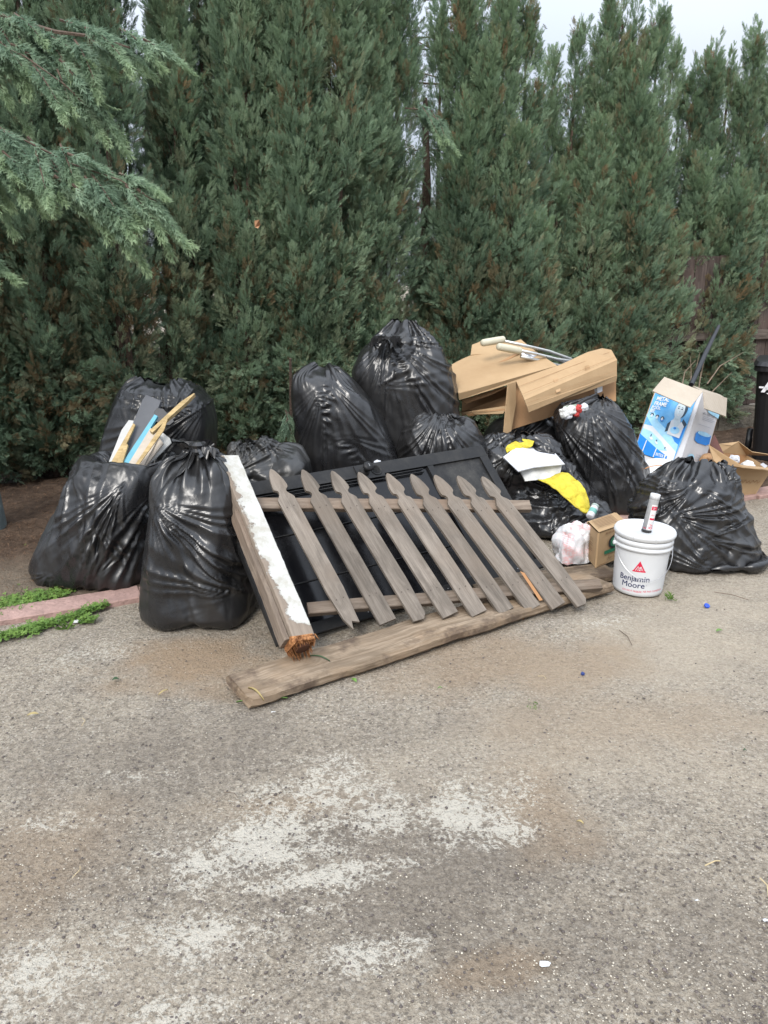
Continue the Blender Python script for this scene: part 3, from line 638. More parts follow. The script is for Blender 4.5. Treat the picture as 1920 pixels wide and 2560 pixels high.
# bright drooping branch in the gap and its thin tree
x, y = onhedge(1045, .15)
drooper([[(1010, 270, y-.6), (1060, 275, y-.75), (1110, 310, y-.9)], [(1040, 290, y-.6), (1085, 300, y-.8)]], 'thin tree in the bright gap with one drooping yellow-green branch', 420, (x, y, 0),
        trunk=([np.array([x-.02, y, 0]), np.array([x+.02, y-.02, 1.2]), np.array([x+.06, y, 2.4]), np.array([x+.03, y-.1, 3.1])], [.06, .05, .04, .02], 8), per=.8, fl=(.30, .52))
drooper([[(745, 1000, 5.4), (752, 1040, 5.3)], [(720, 1030, 5.4), (715, 1060, 5.35)]], 'low hanging juniper spray beside the boxy tied bag', 430, (-.7, 5.6, 0),
        trunk=([np.array([-.7, 5.75, 0]), np.array([-.68, 5.6, .6]), np.array([-.66, 5.5, 1.05])], [.02, .015, .01], 6), per=1.0, fl=(.18, .26), name='juniper_shrub')
# bare pine far behind the gap
def pine():
    g = np.random.default_rng(77); root = empty('pine_tree', 'distant thinly needled pine showing through the bright gap in the hedge', 'tree', (1.1, 12.5, 0)); X0 = np.array([1.15, 12.5, 0])
    segs = []; pos = []; dr = []
    for k in range(64):
        z = 1.2+k*.085; a = g.uniform(0, 6.28); L = g.uniform(.5, 1.3); p = X0+np.array([0, 0, z]); d = np.array([math.cos(a), math.sin(a), g.uniform(-.1, .25)]); pts = [p]
        for j in range(5): d = unit(d+g.normal(0, .12, 3)); p = p+d*L/5; pts.append(p)
        segs.append(pts)
        for j in range(2, 6):
            for r in range(4): pos.append(pts[j]+g.normal(0, .06, 3)); dr.append(d+g.normal(0, .8, 3))
    n = len(pos); me = spraymesh(np.array(pos), np.array(dr), g.uniform(.10, .2, n), g.uniform(0, .4, n), np.full(n, .25), np.zeros(n), g)
    cr = link('crown', me, M_LEAFG, root); cr['kind'] = 'stuff'; link('trunk', joined([tube([X0, X0+np.array([.05, 0, 3.5]), X0+np.array([0, 0, 7])], [.14, .09, .03], 8), stems(segs, .02, .006, 4)]), M_BARK, root)
pine()

# ------------------------------------------------------------------ wooden fence, block wall and black bin at the right
def woodmat(name, a, b, c=None, rough=.85, spots=.0, stain=(.10, .07, .05), stainamt=.0):
    s = N(name); uv = s.co((1.6, 38, 1), 'UV'); uv2 = s.co((5, 160, 1), 'UV'); n1 = s.noise(1.6, 6, .6, uv, .9); n2 = s.noise(1.3, 4, .7, uv2, .3); big = s.noise(3.0, 4, .6)
    col = s.mix(s.ramp(n1, [(.3, 0.0), (.7, 1.0)]), a, b); col = s.mix(s.ramp(n2, [(.36, .40), (.50, 0.0)]), col, tuple(x*.5 for x in a))
    col = s.mix(s.ramp(s.noise(1.5, 4, .6, s.co((2.2, 9, 1), 'UV'), 1.2), [(.40, .55), (.56, 0.0)]), col, tuple(x*.55 for x in a))
    if c: col = s.mix(s.ramp(big, [(.45, 0.0), (.7, .8)]), col, c)
    if stainamt: col = s.mix(s.math('MULTIPLY', s.ramp(s.noise(4.5, 5, .7), [(.49, 0.0), (.60, 1.0)]), stainamt), col, stain)
    oi = s.n('ShaderNodeObjectInfo'); col = s.mix(1.0, col, s.ramp(oi.outputs['Random'], [(0, .70), (.5, .92), (1, 1.0)]), 'MULTIPLY')
    s.set(col, rough, .2); s.bump(s.math('ADD', n1, s.math('MULTIPLY', n2, .8)), .004, .8); return s.m
M_FENCE = woodmat('fence wood', (.070, .052, .045), (.135, .105, .092), (.095, .062, .050))
M_PICK = woodmat('grey picket wood', (.175, .148, .122), (.262, .225, .188), (.205, .165, .130))
M_RAIL = woodmat('rail wood', (.170, .130, .100), (.290, .235, .185), (.200, .140, .100))
M_PLANK = woodmat('weathered plank', (.190, .138, .092), (.345, .270, .195), (.280, .195, .122), stain=(.085, .060, .045), stainamt=.75)
M_FRESH = woodmat('split wood', (.42, .20, .09), (.62, .36, .17))
fx, fy = 3.05, 8.05; fd = unit([.95, .31, 0]); fnn = np.array([fd[1], -fd[0], 0])
fe = empty('wooden_fence', 'dark weathered board fence behind the black bin', 'fence', (fx, fy, 0))
gf = np.random.default_rng(4)
F0 = np.array([fx, fy, 0])
for i in range(21):
    p = F0+fd*(-.45+i*.145)+np.array([0, 0, .28]); zt = 1.80+gf.uniform(-.01, .01)
    q = p.copy(); q[2] = zt
    link('board', plank(p, q, .138, .018, up=fnn, seg=4, jit=.002, ch=.003, seed=i, off=i*1.7), M_FENCE, fe)
link('rail', plank(F0-fd*.5+fnn*.045+np.array([0, 0, 1.02]), F0+fd*2.6+fnn*.045+np.array([0, 0, 1.02]), .04, .10, seg=10, seed=2), woodmat('rail grey', (.11, .085, .07), (.20, .165, .14)), fe)
for k in range(3):
    link('post', plank(F0+fd*(-.35+k*1.3)-fnn*.06, F0+fd*(-.35+k*1.3)-fnn*.06+np.array([0, 0, 2.0]), .09, .09, up=fnn, seg=3, seed=k), M_FENCE, fe)
M_BLOCK = simple('rough block', (.105, .092, .072), .95, .35, 14, .02)
bw_ = empty('block_wall', 'rough brown concrete blocks along the foot of the fence', 'wall', F0+fnn*.12)
for i in range(7):
    a = F0+fnn*.10+fd*(-.5+i*.47)+np.array([0, 0, .14]); link('block', plank(a, a+fd*.455, .16, .27, seg=4, jit=.004, ch=.012, seed=i+3), M_BLOCK, bw_)

M_BIN = simple('black plastic', (.010, .010, .011), .42, .2, 9, .002); M_WHITE = simple('white print', (.62, .62, .64), .6, .05)
bc = P(1955, 1140, 6.75); bc[2] = 0; be = empty('wheeled_bin', 'black wheeled bin with a white recycling emblem at the right edge', 'bin', bc)
def taper(c, w0, d0, w1, d1, z0, z1, rings=6, r=.05):
    V = []; F = []; m = 24
    for i in range(rings):
        s = i/(rings-1); w_, d_ = w0+(w1-w0)*s, d0+(d1-d0)*s; 
        for k in range(m):
            t = 2*math.pi*k/m; x = math.copysign(abs(math.cos(t))**.28, math.cos(t))*w_/2; y = math.copysign(abs(math.sin(t))**.28, math.sin(t))*d_/2; V.append((c[0]+x, c[1]+y, z0+(z1-z0)*s))
    for i in range(rings-1):
        for k in range(m): F.append((i*m+k, i*m+(k+1) % m, (i+1)*m+(k+1) % m, (i+1)*m+k))
    F += [tuple(range(m-1, -1, -1)), tuple((rings-1)*m+k for k in range(m))]; return mesh(V, F)
link('body', taper(bc, .48, .50, .60, .66, .06, .86), M_BIN, be); link('rim', taper(bc, .645, .72, .645, .72, .835, .875, 2), M_BIN, be)
link('lid', joined([taper(bc+np.array([0, .0, 0]), .66, .74, .62, .68, .88, .915, 2), taper(bc, .60, .66, .40, .44, .915, .935, 3)]), M_BIN, be)
for sx in (-1, 1):
    wc = bc+np.array([sx*.29, .18, .13]); wh = link('wheel', lathe([(.05, -.02), (.125, -.025), (.13, 0), (.125, .025), (.05, .02)], wc, 28, (1, 0, 0)), M_BIN, be, True)
    link('hub', lathe([(.03, -.028), (.045, -.028), (.045, .028), (.03, .028)], wc, 16, (1, 0, 0)), simple('grey hub', (.05, .05, .05), .5), wh)
ff = quad(bc+np.array([-.3, -.318, .46]), bc+np.array([.3, -.318, .46]), bc+np.array([.3, -.342, .86]), bc+np.array([-.3, -.342, .86]))
em = polys(ff, [[(.10, .50), (.15, .50), (.255, .80), (.20, .80)], [(.20, .80), (.30, .80), (.42, .50), (.36, .50), (.275, .73), (.255, .73)], rect(.07, .585, .13, .625), rect(.15, .56, .36, .61),
                [(.24, .52), (.33, .52), (.33, .49), (.38, .535), (.33, .58), (.33, .55), (.24, .55)], [(.20, .46), (.34, .46), (.37, .49), (.17, .49)], [(.26, .72), (.31, .72), (.35, .67), (.30, .67)]], 3)
link('emblem', em, M_WHITE, be); be.rotation_euler = (0, 0, R(-27))
# grey-green pedestal cut by the left edge
pc = G(-50, 1345); M_PED = simple('grey green metal', (.115, .145, .150), .5, .35, 12, .003)
pe = lathe([(.17, 0), (.168, .05), (.150, .35), (.130, .7), (.122, .9), (.10, .93)], pc, 36); tag(link('utility_post', pe, M_PED, smooth=True), 'grey-green tapered post standing at the left edge', 'post')

# ------------------------------------------------------------------ bags
M_FILM = mat_bag('black film'); M_FILM2 = mat_bag('dusty black film', (.014, .014, .014), .34, .28)
def rings(Y0, lst, bottom=True):
    out = []
    for r in lst:
        y, xl, xr, ry = r[:4]; dY = r[4] if len(r) > 4 else 0.0; Y = Y0+dY
        z = (CAM_H-Y*math.tan(R(PITCH)+math.atan((y-1280)/FPX))) if y > 2 else y
        z = max(z, .004); dep = Y*cp+(CAM_H-z)*sp; a, b = (xl-960)/FPX*dep, (xr-960)/FPX*dep
        out.append(((((a+b)/2), Y, z), (b-a)/2, ry))
    if bottom: out = [((out[0][0][0], out[0][0][1], .004), .02, .02)]+out
    return out
def autofans(X0, seed, n, hmax=.02, rad=(.28, .60)):
    g = np.random.default_rng(seed); N0 = normals(X0); nv, nu = X0.shape[:2]; out = []
    for k in range(n):
        for _ in range(60):
            i, j = int(g.integers(int(nv*.12), int(nv*.85))), int(g.integers(0, nu))
            if N0[i, j, 1] < -.25: break
        out.append((tuple(X0[i, j]), g.uniform(*rad), g.uniform(-np.pi, np.pi), g.uniform(.45, .9), int(g.integers(4, 8)), hmax*g.uniform(.5, 1.1)))
    return out
def bag(label, Y0, lst, seed, nf=6, power=2.4, m=None, fan=(), hf=.020, group='black garbage bags', **kw):
    T = ringsurf(rings(Y0, lst), 46, 76, power); fans_ = [((P(a, b, Y)), r, an, sp_, nn, h) for (a, b, Y, r, an, sp_, nn, h) in fan]+autofans(T, seed, nf, hf)
    X = make_film(T, seed, fan=fans_, **kw); o = link('garbage_bag', gridmesh(X), m or M_FILM, smooth=True); return tag(o, label, 'garbage bag', group), X
def knot(parent, c, r, seed, d=(0, 0, 1)):
    g = np.random.default_rng(seed); d = unit(d); ms = []
    for k in range(4):
        a = unit(np.cross(d, g.normal(0, 1, 3))); L = r*g.uniform(1.2, 2.6); c0 = np.asarray(c, float)
        n = 12; V = []; F = []
        b = unit(np.cross(a, d)); e = unit(a+d*g.uniform(.1, 1.0))
        for i in range(n):
            s = i/(n-1); cen = c0+e*L*s+np.array([0, 0, -.5*L*s*s]); wd = r*(.25+1.1*s)
            for j in range(7): V.append(cen+b*wd*((j/6)-.5)*2+d*r*.35*math.sin(j*2.6+k)*(.3+s)+g.normal(0, r*.04, 3))
        for i in range(n-1):
            for j in range(6): F.append((i*7+j, i*7+j+1, (i+1)*7+j+1, (i+1)*7+j))
        ms.append(mesh(V, F))
    ms.append(lathe([(r*.3, -r*.6), (r*.6, -r*.3), (r*.5, 0), (r*.62, r*.3), (r*.35, r*.6)], c, 14, d))
    return link('knot', joined(ms), M_FILM, parent)
b1, X1 = bag('open black bag at the far left, sticks and boards poking out of its mouth', 4.05, [(0.004, 98, 396, .30), (.06, 82, 402, .35), (1378, 94, 388, .34), (1328, 116, 378, .33), (1277, 148, 376, .31), (1209, 172, 400, .27), (1163, 184, 435, .24, .02), (1128, 212, 455, .20, .04), (1150, 250, 430, .15, .04), (1200, 270, 400, .10, .04)], 21, nf=5, hf=.024,
             fan=[(300, 1215, 3.75, .55, -2.1, .45, 6, .03), (370, 1240, 3.8, .6, -2.0, .35, 5, .03)], crum=.012)
b2, X2 = bag('tied black bag standing in front, left of the white-painted post', 3.60, [(0.004, 356, 652, .30), (.05, 349, 662, .33), (1500, 351, 655, .32), (1440, 353, 640, .30), (1350, 355, 640, .28), (1249, 366, 622, .25), (1190, 392, 600, .19), (1150, 430, 562, .10), (1128, 482, 508, .025), (1112, 455, 535, .03)], 22, nf=2, hf=.022,
             fan=[(376, 1250, 3.42, .7, -.75, .5, 7, .034), (600, 1500, 3.3, .4, 2.6, .5, 6, .025)], crum=.014); knot(b2, P(494, 1120, 3.52), .050, 5)
b3, X3 = bag('big black bag at the back left, behind the sticks, pulled taut', 4.62, [(0.004, 280, 520, .24), (1180, 262, 530, .28), (1104, 258, 529, .27), (1040, 272, 524, .25), (990, 290, 506, .21), (964, 302, 484, .15), (955, 340, 455, .06)], 23, nf=5, hf=.022,
             fan=[(516, 1010, 4.5, .5, -2.7, .5, 8, .022)], power=3.8, flat=5, crum=.008)
b4, X4 = bag('low slumped grey-black bag behind the top of the painted post', 4.45, [(0.004, 580, 770, .24), (1240, 560, 788, .26), (1190, 556, 782, .24), (1145, 565, 752, .19), (1120, 580, 725, .12), (1104, 600, 665, .04)], 24, nf=7, m=M_FILM2, hf=.028, crum=.02)
b5, X5 = bag('tall boxy black bag with gathered top, left of the highest bag', 4.95, [(0.004, 770, 1000, .22), (1260, 752, 1010, .26), (1150, 750, 1003, .26), (1073, 748, 973, .25), (1010, 739, 936, .23), (960, 729, 888, .22), (936, 729, 858, .18), (924, 738, 848, .12), (914, 770, 832, .04)], 25, nf=3, flat=5, power=4.0, hf=.02,
             fan=[(812, 950, 4.72, .55, -1.5, .6, 10, .030), (830, 1080, 4.68, .5, -1.1, .7, 7, .02)], crum=.012)
b6, X6 = bag('highest black bag, crowning the middle of the heap, with a torn knot', 5.35, [(0.004, 935, 1150, .26), (1150, 925, 1160, .32), (1037, 918, 1152, .33), (949, 880, 1133, .33), (905, 882, 1122, .29), (862, 912, 1092, .22), (830, 948, 1064, .13), (810, 975, 1040, .05)], 26, nf=2, flat=5, power=3.3, hf=.022,
             fan=[(968, 850, 5.1, .7, -.9, 1.1, 13, .034), (945, 968, 5.0, .4, .5, .6, 5, .018)], crum=.010); knot(b6, P(972, 846, 5.08), .05, 8, (-.1, -.6, .8))
b7, X7 = bag('small pleated black bag in the middle, just above the screen door', 5.05, [(0.004, 1010, 1195, .2), (1180, 990, 1215, .24), (1120, 992, 1210, .24), (1080, 1000, 1198, .21), (1052, 1028, 1180, .16), (1040, 1046, 1165, .08), (1034, 1070, 1140, .03)], 27, nf=3, hf=.02, fan=[(1100, 1035, 4.9, .6, -1.6, .9, 11, .026)], crum=.012)
b8, X8 = bag('crumpled open black bag under the white box and yellow cloth', 5.05, [(0.004, 1290, 1535, .24, -.20), (1310, 1270, 1545, .29, -.20), (1262, 1245, 1520, .28, -.12), (1215, 1238, 1465, .24), (1165, 1196, 1430, .24), (1125, 1190, 1405, .19), (1103, 1225, 1385, .09), (1094, 1260, 1350, .03)], 28, nf=11, hf=.026, crum=.012, wl=.26, slack=(1.07, 1.05))
b9, X9 = bag('large full black bag on the right with paper scraps in its open top', 5.35, [(0.004, 1455, 1610, .22), (1310, 1448, 1622, .27), (1250, 1448, 1628, .28), (1181, 1425, 1620, .28), (1125, 1402, 1600, .26), (1057, 1382, 1570, .22), (1022, 1382, 1548, .16), (1000, 1440, 1532, .09), (992, 1478, 1520, .03)], 29, nf=2, hf=.02,
             fan=[(1478, 1012, 5.15, .8, -1.25, .8, 14, .026), (1400, 1060, 5.15, .6, -1.0, .4, 6, .022)], crum=.010)
b10, X10 = bag('wide squat black bag at the right, behind the paint bucket', 4.36, [(0.004, 1625, 1870, .27), (.05, 1598, 1905, .33), (1400, 1590, 1892, .33), (1350, 1584, 1884, .31), (1302, 1578, 1873, .28), (1262, 1580, 1862, .24), (1226, 1596, 1848, .20), (1190, 1628, 1840, .15), (1168, 1662, 1826, .09), (1158, 1690, 1812, .03)], 30, nf=5, hf=.03,
               fan=[(1745, 1215, 4.15, .6, -2.6, .5, 7, .03), (1690, 1300, 4.05, .5, -.15, .5, 6, .03), (1750, 1220, 4.15, .5, -.7, .4, 4, .022)], crum=.014, power=2.6)
b11, X11 = bag('dark bag wedged in the shade beneath the folded carton', 5.62, [(0.004, 1230, 1400, .15), (1150, 1215, 1420, .17), (1080, 1220, 1420, .15), (1050, 1250, 1410, .10), (1040, 1300, 1390, .03)], 31, nf=4, crum=.016)
# ------------------------------------------------------------------ screen door lying against the bags
BL = G(690, 1618, .01); BR = G(1365, 1418, .01); e1 = unit(BR-BL); LD = np.linalg.norm(BR-BL)
pe_ = np.array([-e1[1], e1[0], 0]); th_ = R(44.5); e2 = unit(pe_*math.cos(th_)+np.array([0, 0, math.sin(th_)])); e3 = np.cross(e1, e2)
e3 = e3 if e3[2] > 0 else -e3; WD = .84
D = lambda u, v, k=0.0: BL+e1*u+e2*v+e3*k
def dustyblack(name, rough, dust, base=(.012, .012, .0125)):
    s = N(name); f = s.noise(6, 6, .7); g_ = s.noise(60, 3, .7)
    d = s.math('MULTIPLY', s.math('ADD', s.ramp(f, [(.45, 0.0), (.72, 1.0)]), s.math('MULTIPLY', s.ramp(g_, [(.60, 0.0), (.70, 1.0)]), .5)), dust)
    s.set(s.mix(d, base, (.20, .19, .17)), s.ramp(f, [(.3, rough), (.8, rough+.25)]), .28); return s.m
M_DF = dustyblack('door paint', .48, .12); M_DP = dustyblack('door pane', .12, .03, (.006, .006, .007)); M_KP = dustyblack('kick plate', .5, .22)
door = empty('screen_door', 'black framed screen door lying tilted under the grey picket panel', 'door', D(LD/2, 0))
def dbox(u0, v0, u1, v1, k0, k1, m, name):
    pts = [(u0, v0), (u1, v0), (u1, v1), (u0, v1)]; return link(name, extr(pts, D(0, 0, k0), e1, e2, e3, k1-k0), m, door)
dbox(0, 0, LD, .055, 0, .030, M_DF, 'frame_rail'); dbox(0, WD-.075, LD, WD, 0, .030, M_DF, 'frame_rail')
dbox(0, .055, .06, WD-.075, 0, .029, M_DF, 'frame_stile'); dbox(LD-.06, .055, LD, WD-.075, 0, .029, M_DF, 'frame_stile')
for q in (.012, .030): dbox(.0, WD-.075-q-.004, LD-.5, WD-.075-q, .018, .031, M_DF, 'trim')
dbox(LD-.42, .055, LD-.06, WD-.075, .010, .016, M_KP, 'kick_plate')
dbox(LD-.46, .055, LD-.42, WD-.075, 0, .028, M_DF, 'frame_stile')
pn = dbox(.06, .055, LD-.46, WD-.075, .009, .013, M_DP, 'pane')
for vv in (.26, .52): link('crossbar', extr([(.06, vv), (LD-.46, vv), (LD-.46, vv+.005), (.06, vv+.005)], D(0, 0, .014), e1, e2, e3, .006), M_DF, door)
# lock plate, knob and finger cup on the upper long side
ku = np.dot(onplane(925, 1182, D(0, 0, .03), e3)-BL, e1); kv = WD-.05
pl = dbox(ku-.085, kv-.045, ku+.085, kv+.045, .029, .037, M_DF, 'lock_plate')
kn_ = link('knob', lathe([(.028, 0), (.028, .006), (.014, .012), (.013, .03), (.026, .04), (.030, .052), (.026, .062), (.008, .066)], D(ku-.035, kv, .037), 28, e3), M_DF, door, True)
link('key_slot', extr([(-.002, -.009), (.002, -.009), (.002, .009), (-.002, .009)], D(ku-.035, kv, .1035), e1, e2, e3, .001), simple('slot', (.2, .2, .2), .4), kn_)
link('finger_cup', lathe([(.034, 0), (.034, .004), (.028, .004), (.022, -.006), (.004, -.009)], D(ku+.042, kv, .037), 28, e3, (True, True)), M_DF, door, True)
for u in (.03, .5, 1.0, 1.5): link('screw', lathe([(.004, 0), (.003, .002)], D(u, .03, .030), 10, e3), simple('screw steel', (.3, .3, .3), .4, metal=.6), door)

# ------------------------------------------------------------------ grey picket panel on top of the door
b1_, b9_ = G(885, 1566, .085), G(1456, 1515, .030); t1_ = P(678, 1178, 3.74)
gn = unit(np.cross(b9_-b1_, t1_-b1_)); gn = gn if gn[2] > 0 else -gn
OP = lambda px, py, k=0.0: onplane(px, py, b1_+gn*k, gn)+0*gn
bots = [(885, 1570), (968, 1558), (1050, 1547), (1124, 1541), (1196, 1537), (1264, 1531), (1331, 1524), (1394, 1518), (1454, 1510)]
tops = [(676, 1178), (755, 1179), (828, 1182), (895, 1185), (966, 1188), (1026, 1190), (1085, 1192), (1142, 1194), (1203, 1196)]
pk = empty('picket_panel', 'weathered grey picket fence panel of nine pointed pickets leaning on the screen door', 'fence panel', OP(1150, 1540))
gp = np.random.default_rng(12)
for i, ((bx, by), (tx, ty)) in enumerate(zip(bots, tops)):
    a, b = OP(bx, by), OP(tx, ty); L = np.linalg.norm(b-a); ay = unit(b-a); ax = unit(np.cross(ay, gn)); w = .0435
    j = lambda: gp.uniform(-.002, .002)
    half = [(w, 0), (w, .20), (w-.001, .5), (w, L-.185), (w-.008+j(), L-.170), (.023+j(), L-.158), (.019, L-.146), (.022+j(), L-.134), (.037+j(), L-.122), (.0385, L-.108), (.034, L-.075), (.024+j(), L-.038), (.013, L-.012), (.004, L)]
    pts = half+[(-x+j()*.5, y) for x, y in reversed(half)]
    if i in (0, 2, 8): pts[0] = (w-.012, .012); pts[-1] = (-w, -.004); pts.insert(0, (.01, -.012)); 
    if i == 0: pts[0] = (.0, .03); pts[-1] = (-w+.012, .05); pts.insert(0, (-.012, -.01))
    p = link('picket', extr(pts, a+gn*.0, ax, ay, gn, .017, (i*1.37, i*.21)), M_PICK, pk)
    if i == 7: sl = [OP(1300, 1428, .0185), OP(1311, 1432, .0185), OP(1357, 1500, .0185), OP(1349, 1502, .0185)]; link('split', mesh(sl, [(0, 1, 2, 3)]), M_FRESH, p)
    for (px_, py_, dz) in ((0, L-.235, 0), (0, .15, 0)):
        for s_ in (-.018, .018): link('nail', lathe([(.003, 0), (.0028, .0012)], a+ay*py_+ax*s_+gn*.017, 6, gn), simple('rust', (.05, .035, .03), .7) if i+s_ < 0 else bpy.data.materials['rust'] if 'rust' in bpy.data.materials else simple('rust', (.05, .035, .03), .7), p)
def prail(pa, pb, w, t, k, seed, name='rail'):
    a, b = onplane(*pa, b1_-gn*k, gn), onplane(*pb, b1_-gn*k, gn); return link(name, plank(a, b, w, t, up=gn, seg=20, jit=.002, ch=.003, seed=seed, endcut=.004), M_RAIL, pk)
prail((640, 1262), (1324, 1266), .062, .036, .020, 1); prail((770, 1525), (1500, 1466), .058, .036, .020, 2)

# ------------------------------------------------------------------ white-painted post
pa, pb = P(752, 1612, 2.93), P(569, 1156, 3.66)
pax = unit(pb-pa); pside = unit(np.cross(pax, (0, -.35, 1))); pup = np.cross(pside, pax); pup = pup if pup[2] > 0 else -pup
# turn it so that a narrow left face shows beside the painted top face
vw = np.array([0, 0, CAM_H])-(pa+pb)/2; vw = unit(vw-np.dot(vw, pax)*pax); rt = unit(np.cross(pax, vw)); rt = rt if rt[0] > 0 else -rt; pu = unit(vw*math.cos(R(31))+rt*math.sin(R(31)))
post = empty('timber_post', 'thick timber post with peeling white paint and a rotten orange end', 'post', pa)
def paintmat():
    s = N('peeling white paint'); uv = s.co((1.4, 30, 1), 'UV'); g1 = s.noise(1.6, 6, .65, uv, .6)
    wood = s.mix(s.ramp(g1, [(.3, 0.0), (.7, 1.0)]), (.165, .130, .100), (.265, .215, .170))
    u = s.n('ShaderNodeSeparateXYZ'); s.l(s.co(None, 'UV'), u.inputs[0]); n1 = s.math('MULTIPLY', s.math('SUBTRACT', s.noise(24, 6, .75), .5), .075); n2 = s.math('MULTIPLY', s.math('SUBTRACT', s.noise(7, 3, .6), .5), .06)
    a = s.attr('white'); v = s.math('ADD', a, s.math('MULTIPLY', s.math('ADD', n1, n2), 6.0))
    f = s.ramp(v, [(.485, 0.0), (.515, 1.0)]); pc_ = s.mix(s.ramp(s.noise(12, 6, .75), [(.36, 0.0), (.62, 1.0)]), (.52, .525, .51), (.36, .34, .29))
    s.set(s.mix(f, wood, pc_), s.mix(f, .85, .5), .35); s.bump(s.math('ADD', s.math('MULTIPLY', g1, .4), s.math('MULTIPLY', f, .6)), .004, .8); return s.m
M_PAINT = paintmat(); sdv_ = np.cross(pax, pu); sdv_ = sdv_ if sdv_[0] > 0 else -sdv_
def whiteattr(me, lim):
    co = np.array([v.co for v in me.vertices]); rel = co-pa; k = rel@pu; sd2 = rel@sdv_; al = rel@pax
    w = np.where(k > .036, np.where(sd2 < 0, .45, .80), 0)*np.clip(al/.10, .35, 1)
    at = me.attributes.new('white', 'FLOAT', 'POINT'); at.data.foreach_set('value', w.astype(np.float32))
me = plank(pa, pb, .104, .100, up=pu, seg=60, jit=.0014, ch=.004, seed=4); whiteattr(me, 0); link('shaft', me, M_PAINT, post)
q0 = pa+pax*.02-sdv_*.065-pu*.006; q1 = pa+pax*(np.linalg.norm(pb-pa)*.70)-sdv_*.065-pu*.006
me = plank(q0, q1, .026, .070, up=pu, seg=30, jit=.0012, ch=.006, seed=9, wfun=lambda s: 1.0 if s < .96 else 1-.6*(s-.96)/.04); link('side_strip', me, M_RAIL, post)
# rotten end: a hollow ring of torn orange fibre
gr_ = np.random.default_rng(8); ms = []
for k in range(260):
    a_ = gr_.uniform(-1, 1, 2); m_ = max(abs(a_)); 
    a_ = a_/m_*gr_.uniform(.6, 1.04)*.050; base = pa+sdv_*a_[0]+pu*a_[1]+pax*.012; L = gr_.uniform(.016, .060)*(1.2 if a_[1] < 0 else .7); w = gr_.uniform(.003, .008)
    tip = base-pax*L+gr_.normal(0, .005, 3); c1, c2 = base+sdv_*w, base-sdv_*w*.6+pu*w; ms.append(mesh([c1, c2, base-pu*w, tip], [(0, 1, 3), (1, 2, 3), (2, 0, 3), (0, 2, 1)]))
def rot():
    s = N('rotten wood'); f = s.noise(50, 5, .7); s.set(s.mix(s.ramp(f, [(.35, 0.0), (.6, 1.0)]), (.09, .035, .016), (.42, .20, .085)), .95, .1); s.bump(f, .006); return s.m
M_ROT = rot(); link('rotten_end', joined(ms), M_ROT, post)
link('end_core', lathe([(.004, -.024), (.030, -.023), (.036, -.014), (.036, 0)], pa, 9, pax), simple('rot dark', (.07, .028, .014), .95), post)
link('collar', plank(pa-pax*.012, pa+pax*.022, .1060, .1020, up=pu, seg=5, jit=.004, ch=.010, endcut=.010, seed=5), M_ROT, post)
link('hook', tube([pb-pax*.09-sdv_*.045+pu*.02, pb-pax*.10-sdv_*.075+pu*.02, pb-pax*.13-sdv_*.08+pu*.015, pb-pax*.22-sdv_*.072], .004, 6), simple('rusty iron', (.11, .04, .025), .9), post)

# ------------------------------------------------------------------ long weathered plank in front
k0, k1 = G(598, 1728, .030), G(1372, 1492, .030); 
kd2 = unit(k1-k0); wide = .235
def taperw(s): return .93+.07*min(1, s/.02)
me = plank(k0, k1+kd2*.35, wide, .050, seg=60, jit=.003, ch=.012, wfun=taperw, endcut=.012, seed=14); pb1 = link('long_plank', me, M_PLANK)
tag(pb1, 'long thick weathered plank lying on the ground in front, its near end frayed', 'plank')
gs = np.random.default_rng(5); ms = []
sdk = np.cross(kd2, (0, 0, 1))
for k in range(70):
    o = (gs.uniform(-1, 1))*wide*.34; z = gs.uniform(.008, .052); L = gs.uniform(.01, .035); w = gs.uniform(.002, .006); base = k0+kd2*.012+sdk*o; base[2] = z
    ms.append(mesh([base+sdk*w, base-sdk*w, base+np.array([0, 0, w]), base-kd2*L], [(0, 1, 3), (1, 2, 3), (2, 0, 3), (0, 2, 1)]))
link('frayed_fibres', joined(ms), M_PLANK, pb1)
# second board under the gate's far end
q0, q1 = G(1180, 1470, .022), G(1528, 1428, .022); me = plank(q0, q1, .19, .038, seg=24, jit=.003, ch=.006, seed=22, endcut=.01); tag(link('short_plank', me, M_PLANK), 'pale split board under the carrier bag and the right end of the picket panel', 'plank')

# ------------------------------------------------------------------ cardboard and crutches on the heap
def cardmat(name, a, b, ridge=0.0, scale=60):
    s = N(name); f = s.noise(4, 5, .6); g2 = s.noise(1.2, 4, .6, s.co((3, 60, 1), 'UV')); c = s.mix(s.ramp(f, [(.3, 0.0), (.7, 1.0)]), a, b)
    c = s.mix(s.math('MULTIPLY', s.ramp(g2, [(.5, 0.0), (.75, 1.0)]), .12), c, tuple(x*.78 for x in b)); s.set(c, .78, .25)
    if ridge:
        w_ = s.n('ShaderNodeTexWave'); w_.inputs['Scale'].default_value = scale; w_.inputs['Distortion'].default_value = .6; w_.inputs['Detail'].default_value = 2; s.l(s.co(None, 'UV'), w_.inputs['Vector']); s.bump(w_.outputs['Fac'], ridge)
    else: s.bump(s.noise(12, 3), .003)
    return s.m
M_CARD = cardmat('brown card', (.34, .225, .122), (.41, .285, .162)); M_CARD_D = cardmat('dark brown card', (.30, .17, .085), (.38, .225, .115)); M_CARD_L = cardmat('raw card', (.34, .29, .23), (.44, .38, .31), .0015, 9)
M_TAPE = simple('tape', (.42, .27, .14), .25, .15, 10)
ca = empty('flattened_carton', 'flattened brown carton lying under the crutches beside the highest bag', 'cardboard box', P(1250, 960, 5.6))
